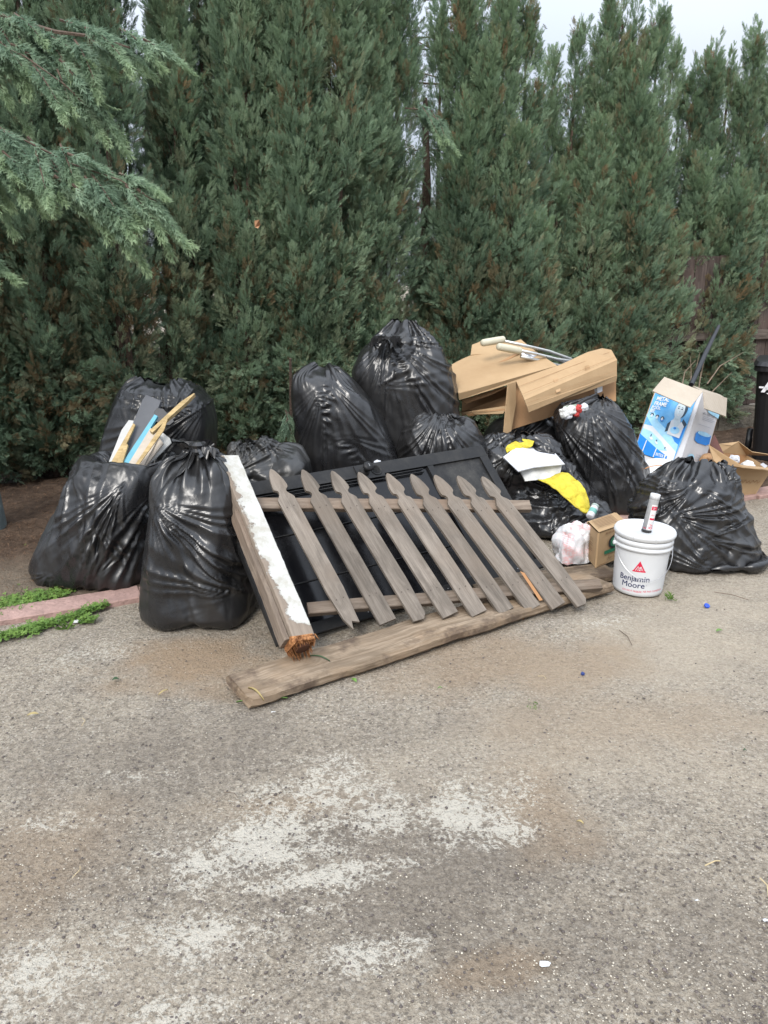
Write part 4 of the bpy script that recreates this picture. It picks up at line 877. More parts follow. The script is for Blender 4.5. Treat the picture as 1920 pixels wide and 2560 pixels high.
link('top_panel', sheet([(1128, 912, 5.75), (1176, 893, 5.9), (1302, 848, 6.05), (1392, 915, 5.55), (1146, 985, 5.25)], .006, nsub=2, sag=.02), M_CARD, ca)
link('front_panel', sheet([(1146, 985, 5.25), (1392, 914, 5.5), (1396, 922, 5.49), (1148, 1000, 5.27)], .006), M_CARD, ca)
link('back_flap', sheet([(1176, 893, 5.9), (1180, 862, 6.05), (1208, 846, 6.15), (1262, 850, 6.15), (1300, 868, 6.05), (1270, 885, 5.9)], .005, nsub=1, sag=.03), M_CARD, ca)
cl_ = link('crease', sheet([(1132, 938, 5.58), (1215, 922, 5.66), (1310, 872, 5.86), (1314, 876, 5.84), (1217, 927, 5.64), (1133, 943, 5.56)], .003), M_CARD_D, ca)
fl = quad(P(1300, 887, 5.72), P(1328, 899, 5.64), P(1342, 893, 5.68), P(1314, 881, 5.76)); lb = link('label_sticker', poly(fl, rect(0, 0, 1, 1), 8), M_WHITE, ca)
link('barcode', polys(fl, [rect(.2+.045*i, .3, .2+.045*i+.02, .7) for i in range(12)], 9), simple('ink', (.03, .03, .03), .6), lb)
link('lower_flap', sheet([(1152, 1000, 5.4), (1290, 958, 5.45), (1305, 948, 5.45), (1230, 985, 5.40), (1165, 1008, 5.38)], .006), M_CARD_D, ca)
cb = empty('crushed_carton', 'crushed dark brown carton stuffed under the flattened one, torn edges showing', 'cardboard box', P(1215, 1015, 5.6))
link('panel', sheet([(1150, 1030, 5.6), (1172, 1022, 5.55), (1270, 990, 5.5), (1272, 1030, 5.5), (1200, 1032, 5.55)], .006, nsub=1, sag=.03), M_CARD_D, cb)
for k, (a_, b_) in enumerate([((1150, 1032), (1270, 1014)), ((1165, 1036), (1268, 1019)), ((1180, 1031), (1262, 1026))]):
    link('torn_edge', sheet([(a_[0], a_[1], 5.45-.03*k), (b_[0], b_[1], 5.3), (b_[0]-4, b_[1]+8, 5.3), (a_[0]+6, a_[1]+5, 5.45-.03*k)], .005), M_CARD_D if k % 2 else M_CARD, cb)
link('box_side', sheet([(1155, 1005, 5.75), (1280, 960, 5.75), (1280, 1010, 5.7), (1155, 1040, 5.7)], .006), M_CARD_D, cb)
cc = empty('long_carton', 'long tan carton folded over the top of the right-hand bag', 'cardboard box', P(1410, 960, 5.4))
link('upper_panel', sheet([(1290, 952, 5.22), (1400, 912, 5.42), (1470, 880, 5.60), (1505, 871, 5.72), (1528, 875, 5.70), (1543, 900, 5.55), (1440, 944, 5.34), (1312, 1000, 5.10)], .007, nsub=2, sag=.004), M_CARD, cc)
link('middle_panel', sheet([(1312, 1000, 5.10), (1440, 944, 5.34), (1543, 900, 5.55), (1543, 938, 5.53), (1400, 985, 5.26), (1318, 1016, 5.10)], .007, nsub=1, sag=.008), M_CARD, cc)
link('bottom_panel', sheet([(1318, 1016, 5.10), (1400, 985, 5.26), (1543, 938, 5.53), (1541, 953, 5.54), (1402, 1001, 5.28), (1322, 1031, 5.11)], .007), M_CARD, cc)
link('back_panel', sheet([(1272, 962, 5.42), (1300, 950, 5.48), (1540, 950, 5.66), (1540, 1003, 5.62), (1460, 1000, 5.56), (1400, 1035, 5.5), (1285, 1072, 5.38), (1262, 1086, 5.32)], .007), M_CARD_D, cc)
link('side_flap', sheet([(1270, 960, 5.30), (1290, 955, 5.34), (1290, 1010, 5.32), (1278, 1078, 5.24), (1259, 1087, 5.20)], .007), M_CARD, cc)
for (a_, b_, c2_, d2_) in [((1462, 915, 5.44), (1473, 912, 5.46), (1481, 948, 5.44), (1470, 951, 5.42)), ((1384, 948, 5.30), (1394, 944, 5.32), (1402, 978, 5.27), (1391, 982, 5.25))]:
    Q = [P(a_[0], a_[1], a_[2]-.02), P(b_[0], b_[1], b_[2]-.02), P(c2_[0], c2_[1], c2_[2]-.02), P(d2_[0], d2_[1], d2_[2]-.02)]; link('tape', sheet(Q, .001), M_TAPE, cc)
for (a_, b_) in [((1297, 966, 5.18), (1524, 880, 5.66)), ((1306, 985, 5.12), (1538, 892, 5.58)), ((1318, 1008, 5.09), (1542, 925, 5.52))]:
    p0, p1 = P(a_[0], a_[1], a_[2]-.016), P(b_[0], b_[1], b_[2]-.016); link('crease', tube([p0, (p0+p1)/2+np.array([0, -.004, .002]), p1], .0011, 5), M_CARD_D, cc)
link('foam_block', sheet([(1492, 966, 5.52), (1506, 962, 5.54), (1506, 978, 5.53), (1494, 983, 5.51)], .03), M_WHITE, cc)
# crutches
M_ALU = simple('aluminium', (.52, .52, .50), .38, .1, 20, metal=.75); M_PAD = simple('cream rubber', (.50, .47, .36), .6, .08, 8)
def crutch(label, pts, Y, padpx, holes):
    r = empty('crutch', label, 'crutch', P(*pts[0], Y), 'crutches on the cardboard'); Q = [P(x, y, Y+dy) for (x, y), dy in zip(pts, np.linspace(0, .25, len(pts)))]
    link('tube', tube(Q, .0115, 10), M_ALU, r, True); Q2 = [q+np.array([.012, .02, -.045]) for q in Q]; link('tube', tube(Q2, .0115, 10), M_ALU, r, True)
    a_, b_ = P(*padpx[0], Y-.06), P(*padpx[1], Y+.02); ax_c = unit(b_-a_); L = np.linalg.norm(b_-a_); k = L/.16
    link('arm_pad', lathe([(.004, 0), (.020, .004), (.026, .015), (.027, L*.5), (.026, L-.015), (.020, L-.004), (.004, L)], a_, 20, ax_c), M_PAD, r, True)
    for h in holes: link('button', lathe([(.003, 0), (.003, .0025)], P(h[0], h[1], Y+.05), 8, (0, -1, .3)), simple('button dark', (.04, .04, .04), .5) if h is holes[0] else bpy.data.materials['button dark'], r)
    return r
crutch('upper crutch, its cream arm pad farthest left on the cardboard', [(1262, 853), (1330, 868), (1372, 878), (1426, 897), (1432, 902)], 5.72, [(1203, 858), (1262, 848)], [(1332, 871), (1341, 873), (1352, 875)])
crutch('lower crutch, with its cream arm pad in front of the other one', [(1300, 876), (1340, 885), (1392, 898), (1424, 902), (1430, 907)], 5.60, [(1243, 866), (1304, 878)], [(1344, 887), (1366, 892), (1384, 897)])

# ------------------------------------------------------------------ contents of the open bag at the left
M_CHAR = simple('charcoal board', (.040, .042, .048), .5, .1, 12); M_SLATE = simple('slate board', (.095, .100, .112), .55, .1, 9); M_STICK = woodmat('pale softwood', (.50, .36, .17), (.66, .50, .27)); M_BLUE = simple('sky blue paint', (.12, .36, .47), .55, .12, 15); M_GYP = simple('pale plasterboard', (.50, .44, .37), .85, .15, 9); M_GYP2 = simple('white board', (.56, .56, .54), .7, .06, 9)
def slat(name, label, cat, pts, Y0, Y1, m, t=.012):
    """pts: pixel corners, lower end first (lower-left, lower-right, upper-right, upper-left)"""
    n = len(pts); Q = []
    ys = [p[1] for p in pts]; lo, hi = max(ys), min(ys)
    for (x, y) in pts: s = (lo-y)/(lo-hi); Q.append(P(x, y, Y0+(Y1-Y0)*s))
    return tag(link(name, sheet(Q, t), m), label, cat)
slat('board', 'wide slate-grey board standing highest in the open left bag', 'board', [(285, 1175), (335, 1175), (402, 1002), (365, 987), (356, 1000)], 4.12, 4.36, M_SLATE, .03)
slat('stiff_sheet', 'white sheet at the left inside edge of the open bag', 'board', [(272, 1155), (300, 1165), (334, 1052), (322, 1050), (304, 1075)], 4.10, 4.22, M_GYP2, .006)
slat('yellow_stick', 'yellow stick at the left of the open bag, in front of the slate board', 'stick', [(275, 1160), (290, 1165), (338, 1062), (333, 1058)], 4.00, 4.12, M_STICK, .014)
slat('short_stick', 'short pale stick right beside the blue strip, low in the open bag', 'stick', [(288, 1166), (302, 1170), (320, 1112), (314, 1108)], 3.97, 4.05, M_STICK, .014)
slat('blue_strip', 'sky-blue painted strip in the middle of the open bag', 'strip', [(292, 1178), (308, 1182), (394, 1040), (386, 1036)], 3.96, 4.20, M_BLUE, .02)
slat('plaster_strip', 'broad beige plasterboard strip to the right of the blue strip', 'board', [(302, 1190), (345, 1190), (398, 1090), (392, 1078), (376, 1070)], 3.94, 4.10, M_GYP, .02)
slat('plaster_strip', 'narrower grey-beige strip under the thin orange lath', 'board', [(325, 1190), (352, 1180), (408, 1108), (396, 1092)], 3.965, 4.08, M_GYP, .016)
slat('white_board', 'white board corner at the right lip of the open bag', 'board', [(335, 1185), (385, 1150), (428, 1107), (424, 1095), (402, 1078), (388, 1080)], 4.04, 4.14, M_GYP2, .01)
slat('pointed_stake', 'long pointed yellow stake reaching up to the right across the taut back bag', 'stake', [(374, 1076), (381, 1081), (470, 1002), (487, 984), (484, 983), (452, 1004)], 4.02, 4.24, M_STICK, .022)
slat('thin_lath', 'thin orange-yellow lath crossing the beige strip', 'lath', [(315, 1195), (326, 1190), (410, 1075), (419, 1047), (415, 1046), (405, 1072)], 3.92, 4.05, M_STICK, .008)
rp = [P(x, y, 4.20+.1*(1100-y)/100) for x, y in [(388, 1052), (384, 1030), (392, 1020), (408, 1022), (418, 1034), (432, 1046), (434, 1054), (424, 1062), (404, 1062)]]
tag(link('rounded_board', sheet(rp, .015), M_CHAR), 'charcoal rounded board behind the pointed stake', 'board')

# ------------------------------------------------------------------ white box, yellow cloths, small bottle
M_WB = simple('white card', (.52, .53, .56), .5, .04, 8); M_WB2 = simple('mottled white card', (.58, .58, .56), .6, .22, 12)
wb = empty('white_box', 'white card box with its lid askew on the open crumpled bag', 'box', P(1350, 1195, 4.76))
link('lid', sheet([(1294, 1115, 4.92), (1364, 1105, 5.06), (1412, 1160, 4.74), (1334, 1168, 4.66)], .006), M_WB, wb)
link('lid_flap', sheet([(1294, 1115, 4.92), (1334, 1168, 4.66), (1296, 1178, 4.58), (1258, 1142, 4.80)], .006), M_WB, wb)
link('side', sheet([(1300, 1176, 4.68), (1334, 1166, 4.71), (1405, 1163, 4.76), (1398, 1194, 4.74), (1314, 1203, 4.64)], .01), M_WB2, wb)
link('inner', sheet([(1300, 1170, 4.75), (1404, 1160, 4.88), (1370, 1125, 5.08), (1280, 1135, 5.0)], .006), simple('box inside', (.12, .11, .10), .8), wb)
fb = quad(P(1336, 1140, 4.82), P(1352, 1137, 4.86), P(1358, 1143, 4.84), P(1342, 1147, 4.80)); link('mark', polys(fb, [[(.1, .6), (.5, .5), (.55, .62), (.5, .75)], [(.4, .3), (.55, .5), (.95, .35), (.6, .42)], rect(.1, .1, .9, .14)], 8), simple('grey ink', (.06, .07, .08), .6), wb)
M_YEL = simple('yellow cloth', (.50, .41, .04), .9, .25, 22, .006)
def clothpatch(name, label, rows, seed, m, t=.006, amp=.028):
    """rows of pixel points with distance -> a wrinkled cloth"""
    A = np.array([[P(*p) for p in r] for r in rows]); nr, ncx = A.shape[:2]; nu2, nv2 = 34, 34
    v = np.linspace(0, nr-1, nv2); i = np.minimum(v.astype(int), nr-2); f = (v-i)[:, None, None]; B = A[i]*(1-f)+A[i+1]*f
    u = np.linspace(0, ncx-1, nu2); j = np.minimum(u.astype(int), ncx-2); g2 = (u-j)[None, :, None]; X = B[:, j]*(1-g2)+B[:, j+1]*g2
    for a_ in range(nv2):
        for b_ in range(nu2):
            q = Vector(X[a_, b_]); X[a_, b_, 1] -= amp*(noise.noise(q*14+Vector((seed, 0, 0)))+.6*noise.noise(q*30)); X[a_, b_, 2] += amp*.6*noise.noise(q*11+Vector((0, seed, 0)))
    idx = (np.arange(nv2-1)[:, None]*nu2+np.arange(nu2-1)[None]).ravel(); me = bigmesh(X.reshape(-1, 3), np.stack([idx, idx+1, idx+1+nu2, idx+nu2], 1)); o = link(name, me, m, smooth=True)
    md = o.modifiers.new('thick', 'SOLIDIFY'); md.thickness = t; return tag(o, label, 'cloth')
clothpatch('yellow_cloth', 'grubby yellow cloth hanging in front of the white box towards the bottle', [[(1344, 1202, 4.66), (1375, 1196, 4.70), (1402, 1184, 4.74), (1420, 1183, 4.74)], [(1375, 1212, 4.62), (1395, 1214, 4.64), (1425, 1196, 4.68), (1446, 1200, 4.68)], [(1388, 1222, 4.56), (1410, 1232, 4.58), (1440, 1224, 4.60), (1462, 1226, 4.60)], [(1410, 1242, 4.52), (1432, 1256, 4.52), (1455, 1248, 4.54), (1472, 1260, 4.56)], [(1440, 1270, 4.48), (1455, 1280, 4.48), (1467, 1283, 4.50), (1473, 1282, 4.50)]], 3, M_YEL)
clothpatch('yellow_cloth', 'bunched yellow cloth showing behind the white box', [[(1272, 1112, 4.95), (1295, 1098, 5.0), (1335, 1105, 4.96)], [(1264, 1124, 4.88), (1292, 1112, 4.92), (1330, 1112, 4.92)], [(1268, 1134, 4.86), (1284, 1124, 4.88), (1310, 1118, 4.92)]], 7, M_YEL)
bo = empty('small_bottle', 'small white bottle with a dark green rim between the yellow cloth and the brown box', 'bottle', P(1480, 1285, 4.42))
a_, b_ = P(1474, 1293, 4.40), P(1487, 1268, 4.46); L = np.linalg.norm(b_-a_); axb = unit(b_-a_)
link('body', lathe([(.016, 0), (.024, .003), (.024, L-.008), (.021, L)], a_, 24, axb), M_WB, bo, True); link('cap', lathe([(.022, L), (.024, L+.002), (.024, L+.012), (.015, L+.014)], a_, 24, axb), simple('bottle cap', (.30, .36, .33), .5), bo)
link('label_print', lathe([(.0246, L*.35), (.0246, L*.72)], a_, 24, axb, (False, False)), simple('teal print', (.14, .33, .29), .5), bo)

# paper scraps in the open top of the right bag
M_RED = simple('red card', (.42, .04, .035), .6); gp2 = np.random.default_rng(31)
def crumpled(c, r, seed):
    bm = bmesh.new(); bmesh.ops.create_icosphere(bm, subdivisions=3, radius=r); 
    for v in bm.verts: v.co *= 1+.35*noise.noise(v.co*(3.2/r)*.5+Vector((seed*3, 0, 0)))+.18*abs(noise.noise(v.co*(8/r)*.5+Vector((0, seed, 0)))); 
    for v in bm.verts: v.co += Vector(c)
    me = bpy.data.meshes.new('m'); bm.to_mesh(me); bm.free(); return me
sc_ = [(1411, 1032, .036, M_WB2, 'paper_scrap', 'leftmost crumpled white paper in the right bag’s open top', 'paper'), (1428, 1026, .034, M_WB2, 'paper_scrap', 'crumpled white paper next to the red card in the right bag', 'paper'), (1420, 1038, .030, M_WB, 'paper_scrap', 'lowest crumpled white paper at the rim of the right bag', 'paper'),
       (1447, 1022, .026, M_RED, 'red_wrapper', 'red crumpled wrapper in the open top of the right bag', 'wrapper'), (1460, 1018, .026, M_WB, 'paper_scrap', 'white paper right of the red wrapper in the right bag', 'paper'), (1441, 1034, .022, M_RED, 'red_wrapper', 'small red scrap under the larger red wrapper', 'wrapper')]
for k, (x, y, r, m, nm, lb_, ct) in enumerate(sc_): tag(link(nm, crumpled(P(x, y, 5.12), r, k+1), m), lb_.replace('’', "'"), ct)
tag(link('grey_green_card', sheet([(1408, 1016, 5.2), (1440, 1010, 5.22), (1450, 1018, 5.18), (1414, 1028, 5.15)], .004), simple('sage card', (.22, .26, .20), .8)), 'sage green card at the back of the scraps in the right bag', 'card')
tag(link('paper_scrap', crumpled(P(945, 1160, 4.45), .024, 9), M_WB), 'white paper scrap perched on the top edge of the screen door', 'paper')

# ------------------------------------------------------------------ carrier bag, brown box, bucket with tube
def carrier():
    s = N('thin white plastic with red print'); uvn = s.co(); f = s.noise(9, 4, .6); w_ = s.n('ShaderNodeTexWave'); w_.bands_direction = 'Z'; w_.inputs['Scale'].default_value = 34; w_.inputs['Distortion'].default_value = 3; s.l(s.co(), w_.inputs['Vector'])
    a = s.attr('print'); br = s.math('MULTIPLY', s.math('MULTIPLY', a, s.ramp(w_.outputs['Fac'], [(.35, .25), (.6, 1.0)])), s.ramp(s.noise(60, 2, .5), [(.40, .25), (.55, 1.0)]))
    c = s.mix(s.math('MULTIPLY', br, .60), s.mix(s.ramp(f, [(.3, 0.0), (.7, 1.0)]), (.54, .53, .54), (.64, .63, .64)), (.70, .16, .14))
    s.set(c, .35, .4); s.b.inputs['Transmission Weight'].default_value = .0; s.b.inputs['Subsurface Weight'].default_value = .15; s.b.inputs['Subsurface Radius'].default_value = (.02, .01, .01)
    s.bump(s.noise(30, 4, .6), .003, .6); return s.m
T = ringsurf(rings(4.22, [(0.05, 1400, 1462, .07), (1400, 1386, 1478, .10), (1375, 1380, 1484, .115), (1350, 1380, 1486, .11), (1330, 1390, 1484, .09), (1316, 1410, 1480, .05), (1311, 1440, 1478, .02)], bottom=False), 40, 60, 2.2)
X = make_film(T, 61, flat=10, lo=.8, crum=.010, wl=.12, slack=(1.12, 1.08), rout=.014, lump=.02, res=(90, 130), levels=3)
me = gridmesh(X); co = X.reshape(-1, 3); px_ = 960+FPX*co[:, 0]/(co[:, 1]*cp+(CAM_H-co[:, 2])*sp); zz = co[:, 2]
pr_ = (np.clip(1-np.abs(px_-1420)/17, 0, 1)*(zz < .20)+np.clip(1-np.abs(zz-.235)/.02, 0, 1)*(px_ > 1425)+np.clip(1-np.abs(zz-.10)/.035, 0, 1)*.35*(px_ > 1430))
pr_ = np.clip(pr_*2.2, 0, 1); at = me.attributes.new('print', 'FLOAT', 'POINT'); at.data.foreach_set('value', pr_.astype(np.float32))
tag(link('carrier_bag', me, carrier(), smooth=True), 'knotted white plastic carrier bag with red print next to the brown box', 'carrier bag')
bx = empty('brown_box', 'small brown carton with green print standing behind the paint bucket', 'cardboard box', P(1505, 1425, 4.15))
# vertical faces: left face and front face
zb = .045; A0_ = P(1488, 1428, 4.02); A0_[2] = zb; Bc = P(1462, 1396, 4.22); Bc[2] = zb; Cc = P(1556, 1425, 4.20); Cc[2] = zb; ht = .205
up = np.array([0, 0, ht]); 
link('front', sheet([A0_, Cc, Cc+up, A0_+up], .006), M_CARD, bx); link('side', sheet([Bc, A0_, A0_+up, Bc+up], .006), M_CARD, bx)
Dc = Bc+(Cc-A0_); link('top', sheet([A0_+up, Cc+up, Dc+up, Bc+up], .006), M_CARD, bx); link('back', sheet([Cc, Dc, Dc+up, Cc+up], .006), M_CARD, bx); link('back', sheet([Dc, Bc, Bc+up, Dc+up], .006), M_CARD, bx)
M_INK = simple('brown ink', (.16, .085, .04), .8); M_GREEN = simple('green print', (.02, .14, .07), .6)
fq = quad(A0_, Cc, Cc+up, A0_+up, .006)
fs_ = quad(Bc, A0_, A0_+up, Bc+up, .006)
link('stripe', poly(fq, rect(.22, .32, .62, .42), 2), M_GREEN, bx)
ci = ell(.60, .62, .26, .20); link('emblem', poly(fq, ci, 2), simple('dark ink', (.02, .02, .02), .6), bx); link('emblem', poly(fq, ell(.62, .62, .22, .165), 3), M_GREEN, bx)
link('fine_print', polys(fq, [rect(.22+.05*i, .90, .245+.05*i, .96) for i in range(12)]+[rect(.06, .05, .40, .065)], 2), M_INK, bx)
link('fine_print', polys(fs_, [rect(.15, .78-.05*i, .15+(.55 if i % 3 else .35), .795-.05*i) for i in range(10)]+[rect(.15, .18-.04*i, .6, .19-.04*i) for i in range(3)], 2), M_INK, bx)
link('script', text(fq, 'Jui', .34, .15, .14, 3, shear=.3), M_INK, bx)
ftop = quad(Bc+up, A0_+up, Cc+up, Dc+up, .006); link('fine_print', polys(ftop, [rect(.1+.1*i, .1, .13+.1*i, .8) for i in range(7)], 2), M_INK, bx)
# bucket
M_BUCK = simple('white plastic', (.58, .59, .60), .42, .04, 6, .001); M_NAVY = simple('navy ink', (.010, .016, .075), .5, 0.05); M_BRED = simple('red ink', (.55, .012, .05), .5, .05)
bk0 = G(1592, 1494); bk0[1] += .125; bk0 = np.array([bk0[0]*1.03, bk0[1], 0.0]); bax = unit([.035, .0, 1])
bu = empty('paint_bucket', 'white plastic paint bucket with a closed lid and wire handle', 'bucket', bk0)
Hb = .345
body = [(.118, .0), (.126, .004), (.128, .02), (.139, .245), (.1395, .248), (.150, .250), (.150, .262), (.1435, .270), (.1435, .274), (.149, .276), (.149, .300), (.141, .303), (.1415, .315)]
link('body', lathe(body, bk0, 64, bax, (True, False)), M_BUCK, bu, True)
lid = [(.1465, .306), (.150, .306), (.152, .312), (.158, .322), (.158, .330), (.150, .344), (.144, .346), (.138, .339), (.128, .336), (.120, .337), (.116, .335), (.004, .334)]
link('lid', lathe(lid, bk0, 64, bax, (False, True)), M_BUCK, bu, True)
for k in range(9):
    t_ = 2*math.pi*k/9+.2; a1 = unit(np.cross(bax, (0, 1, .01))); a2 = np.cross(bax, a1); dv_ = a1*math.cos(t_)+a2*math.sin(t_); tv = np.cross(bax, dv_)
    link('lid_notch', extr([(-.0012, .308), (.0012, .308), (.0012, .332), (-.0012, .332)], bk0+dv_*.1575, tv, bax, dv_, .0015), simple('notch shade', (.45, .45, .45), .6) if k == 0 else bpy.data.materials['notch shade'], bu)
def bcyl(a0):
    """prints wrapped on the bucket: u metres to the right of the face turned to the camera, v metres up"""
    def f(u, v, k=1):
        r = .1265+(.139-.1265)*np.clip(v/.245, 0, 1)+.0008*k; t = a0+u/r; d = np.array([math.cos(t), math.sin(t), 0]); return bk0+bax*v+d*r
    return f
fc = bcyl(math.atan2(-bk0[1], -bk0[0])-.0)
link('lettering', joined([text(fc, w_, x_+d_, y_+e_, .044, 1+.2*i_, 0, cuts=3) for w_, x_, y_ in (('Benjamin', -.104, .088), ('Moore', -.086, .052)) for i_, (d_, e_) in enumerate(((0, 0), (.0014, 0), (.0007, .0010)))]), M_NAVY, bu)
link('small_print', joined([text(fc, 'DO NOT FREEZE', -.078, .027, .0135, 1, .01, cuts=0), text(fc, 'NE PAS CONGELER', .030, .030, .0135, 1, .01)]), M_BRED, bu)
link('registered_mark', text(fc, '®', .040, .066, .010, 1), simple('grey mark', (.3, .3, .34), .6), bu)
tri_o = [[(-.036+.0, .142), (.030, .142), (.030, .149), (-.036, .149)], [(-.036, .142), (-.028, .142), (.001, .196), (-.003, .203)], [(.030, .142), (.022, .142), (-.007, .196), (-.003, .203)], [(-.012, .180), (.006, .180), (-.003, .199)], [(-.014, .180), (-.003, .166), (.008, .180)],
         [(-.020, .149), (-.014, .149), (-.006, .165), (-.009, .169)], [(-.011, .149), (-.007, .149), (-.001, .160), (-.004, .163)], [(-.003, .163), (.000, .163), (.010, .149), (.006, .149)], [(.003, .168), (.006, .165), (.016, .149), (.011, .149)]]
link('emblem', curved(fc, tri_o, 1, 3), M_BRED, bu)
hp = []
for k in range(25):
    s = k/24; t = math.pi*s; a_s = -1+2*s; x = .150*math.cos(math.pi-t); y = -.150*math.sin(t)*1.02; drop = -.158*math.sin(t)**1.0; hp.append(bk0+np.array([x, y-.004, 0])+bax*(.262+drop))
link('handle', tube(hp, .0016, 6), simple('bright wire', (.45, .45, .46), .35, metal=.7), bu)
for s in (-1, 1): link('handle_ear', lathe([(.011, 0), (.011, .012), (.006, .014)], bk0+bax*.262+np.array([s*.146, 0, 0]), 16, (s, 0, 0)), M_BUCK, bu)
# sealant tube standing on the lid
st0 = bk0+bax*.336+np.array([-.010, -.045, 0]); sax = unit([.155, .03, 1]); tu = empty('sealant_tube', 'grey sealant cartridge with red lettering standing on the bucket lid', 'cartridge', st0)
M_TUBE = simple('silver grey print', (.36, .36, .36), .45, .12, 40)
link('body', lathe([(.0245, .012), (.0245, .178)], st0, 32, sax, (True, False)), M_TUBE, tu, True)
link('base', lathe([(.020, 0), (.026, .003), (.026, .009), (.021, .012)], st0, 32, sax), simple('black base', (.02, .02, .02), .5), tu)
link('cap', lathe([(.0252, .176), (.0252, .202), (.023, .204)], st0, 32, sax), M_BUCK, tu, True)
def tcyl(u, v, k=1):
    b1v = unit(np.cross(sax, (0, 1, .01))); b2v = np.cross(sax, b1v); t = math.atan2(np.dot(-st0, b2v), np.dot(-st0, b1v)); s_ = 1 if np.dot(np.cross(b1v, b2v), sax) > 0 else -1
    t = t+s_*u/.0245; return st0+sax*v+(b1v*math.cos(t)+b2v*math.sin(t))*(.0245+.0005*k)
def grid(f, u0, v0, u1, v1, k=1, n=5): return polys(f, [rect(u0+(u1-u0)*i/n, v0, u0+(u1-u0)*(i+1)/n, v1) for i in range(n)], k)
link('panel', grid(tcyl, -.004, .016, .028, .150), simple('pale panel', (.62, .61, .60), .5), tu)
link('red_block', joined([grid(tcyl, -.002, .122, .028, .142, 2), grid(tcyl, .000, .070, .026, .080, 2)]), M_BRED, tu)
link('lettering', joined([text(tcyl, 'XNT', .002, .020, .020, 2, .02), text(tcyl, 'TA', .006, .036, .015, 2, .02), text(tcyl, 'SEAL', -.022, .020, .008, 2, .02), text(tcyl, 'EXT', .004, .092, .009, 2, .01)]), M_BRED, tu)
link('lettering', joined([text(tcyl, 'MAX', .004, .132, .007, 3, .02), text(tcyl, 'SEAL', .004, .124, .006, 3, .02)]), M_WB, tu)

# ------------------------------------------------------------------ pool box
M_FRONT = N('printed water picture'); s = M_FRONT
f = s.noise(9, 5, .6, None, .8); s.set(s.mix(s.ramp(f, [(.35, 0.0), (.65, 1.0)]), (.050, .27, .58), (.15, .43, .72)), .35, .5); M_FRONT = s.m
M_BXW = simple('white glossy card', (.54, .54, .56), .4, .08, 5); M_SKY = simple('light blue print', (.32, .58, .76), .4, .15, 12); M_BLU = simple('strong blue print', (.010, .20, .62), .4, .15, 14); M_SKIN = simple('blue-tinted portrait print', (.50, .58, .62), .45, .1, 25); M_HAIR = simple('dark hair print', (.025, .05, .08), .5, .2, 30); M_WHT = simple('white ink', (.60, .62, .64), .45, .03)
pbx = empty('pool_box', 'tall opened carton for a metal frame pool, blue picture on its front, flaps open', 'cardboard box', P(1690, 1160, 5.5))
TR, BRr = P(1757, 979, 5.62), P(1697, 1166, 5.42); TL, BLl = P(1642, 968, 5.86), P(1586, 1128, 5.68); TR2, BR2 = P(1806, 1000, 5.90), P(1755, 1180, 5.70)
dn = unit(BRr-TR); ext = 1.0
k_ = (BRr[2]-.03)/(-dn[2]); BRg = BRr+dn*max(k_, 0); dl = unit(BLl-TL); BLg = BLl+dl*max((BLl[2]-.03)/(-dl[2]), 0); dr_ = unit(BR2-TR2); BRg2 = BR2+dr_*max((BR2[2]-.03)/(-dr_[2]), 0)
link('front', sheet([TL, TR, BRg, BLg], .006), M_BXW, pbx); link('side', sheet([TR, TR2, BRg2, BRg], .006), M_BXW, pbx)
bk_ = TL+(TR2-TR); bkg = BLg+(BRg2-BRg); link('back', sheet([bk_, TR2, BRg2, bkg], .006), M_CARD, pbx); link('side', sheet([bk_, TL, BLg, bkg], .006), M_CARD, pbx)
ff = quad(BLl, BRr, TR, TL, .006)            # u right, v up
link('picture', poly(ff, [(0, 0), (.86, 0), (.90, .30), (.93, .98), (.02, .98)], 1), M_FRONT, pbx)
pic = [(M_SKY, [(0.0, .55), (.05, .70), (.30, .50), (.62, .38), (.86, .26), (.86, .16), (.5, .30), (.2, .42)], 2), (M_WHT, [(.02, .42), (.2, .42), (.5, .31), (.86, .16), (.86, .02), (.70, .02), (.45, .12), (.02, .26)], 2),
       (M_SKY, [(.02, .36), (.22, .34), (.5, .24), (.68, .14), (.45, .11), (.02, .24)], 3), (M_BLU, [(.0, .27), (.45, .13), (.72, .07), (.72, -.0), (.05, .0)], 4), (M_BLU, [(.50, .48), (.60, .40), (.86, .22), (.90, .50), (.7, .55)], 2),
       (M_HAIR, ell(.70, .735, .125, .135), 3), (M_HAIR, [(.50, .50), (.58, .56), (.60, .42), (.50, .38)], 3), (M_HAIR, [(.80, .60), (.90, .54), (.87, .48), (.78, .54)], 3), (M_SKIN, [(.60, .60), (.74, .60), (.78, .50), (.80, .42), (.58, .38)], 4), (M_WHT, [(.56, .55), (.60, .57), (.66, .48), (.72, .48), (.78, .56), (.86, .50), (.84, .34), (.56, .36)], 5), (M_SKIN, ell(.672, .705, .100, .128), 5),
       (M_HAIR, ell(.635, .730, .017, .008, 10), 6), (M_HAIR, ell(.712, .722, .017, .008, 10), 6), (M_HAIR, [(.615, .752), (.652, .760), (.652, .754), (.617, .745)], 6), (M_HAIR, [(.695, .752), (.732, .742), (.732, .736), (.695, .745)], 6), (M_WHT, [(.635, .660), (.672, .645), (.712, .655), (.692, .626), (.655, .624)], 6), (M_HAIR, [(.668, .695), (.680, .680), (.686, .688)], 6),
       (M_SKY, ell(.70, .43, .10, .05), 6), (M_BLU, ell(.69, .455, .03, .016), 7)]
for i, x in enumerate((.12, .24, .36)):
    pic += [(M_HAIR, ell(x, .57-.01*i, .042, .035, 20, 0, 180), 4), (M_WHT, ell(x, .565-.01*i, .022, .022), 5), (M_BLU if i == 2 else M_SKY, ell(x, .555-.01*i, .040, .022, 14, 180, 360), 4)]
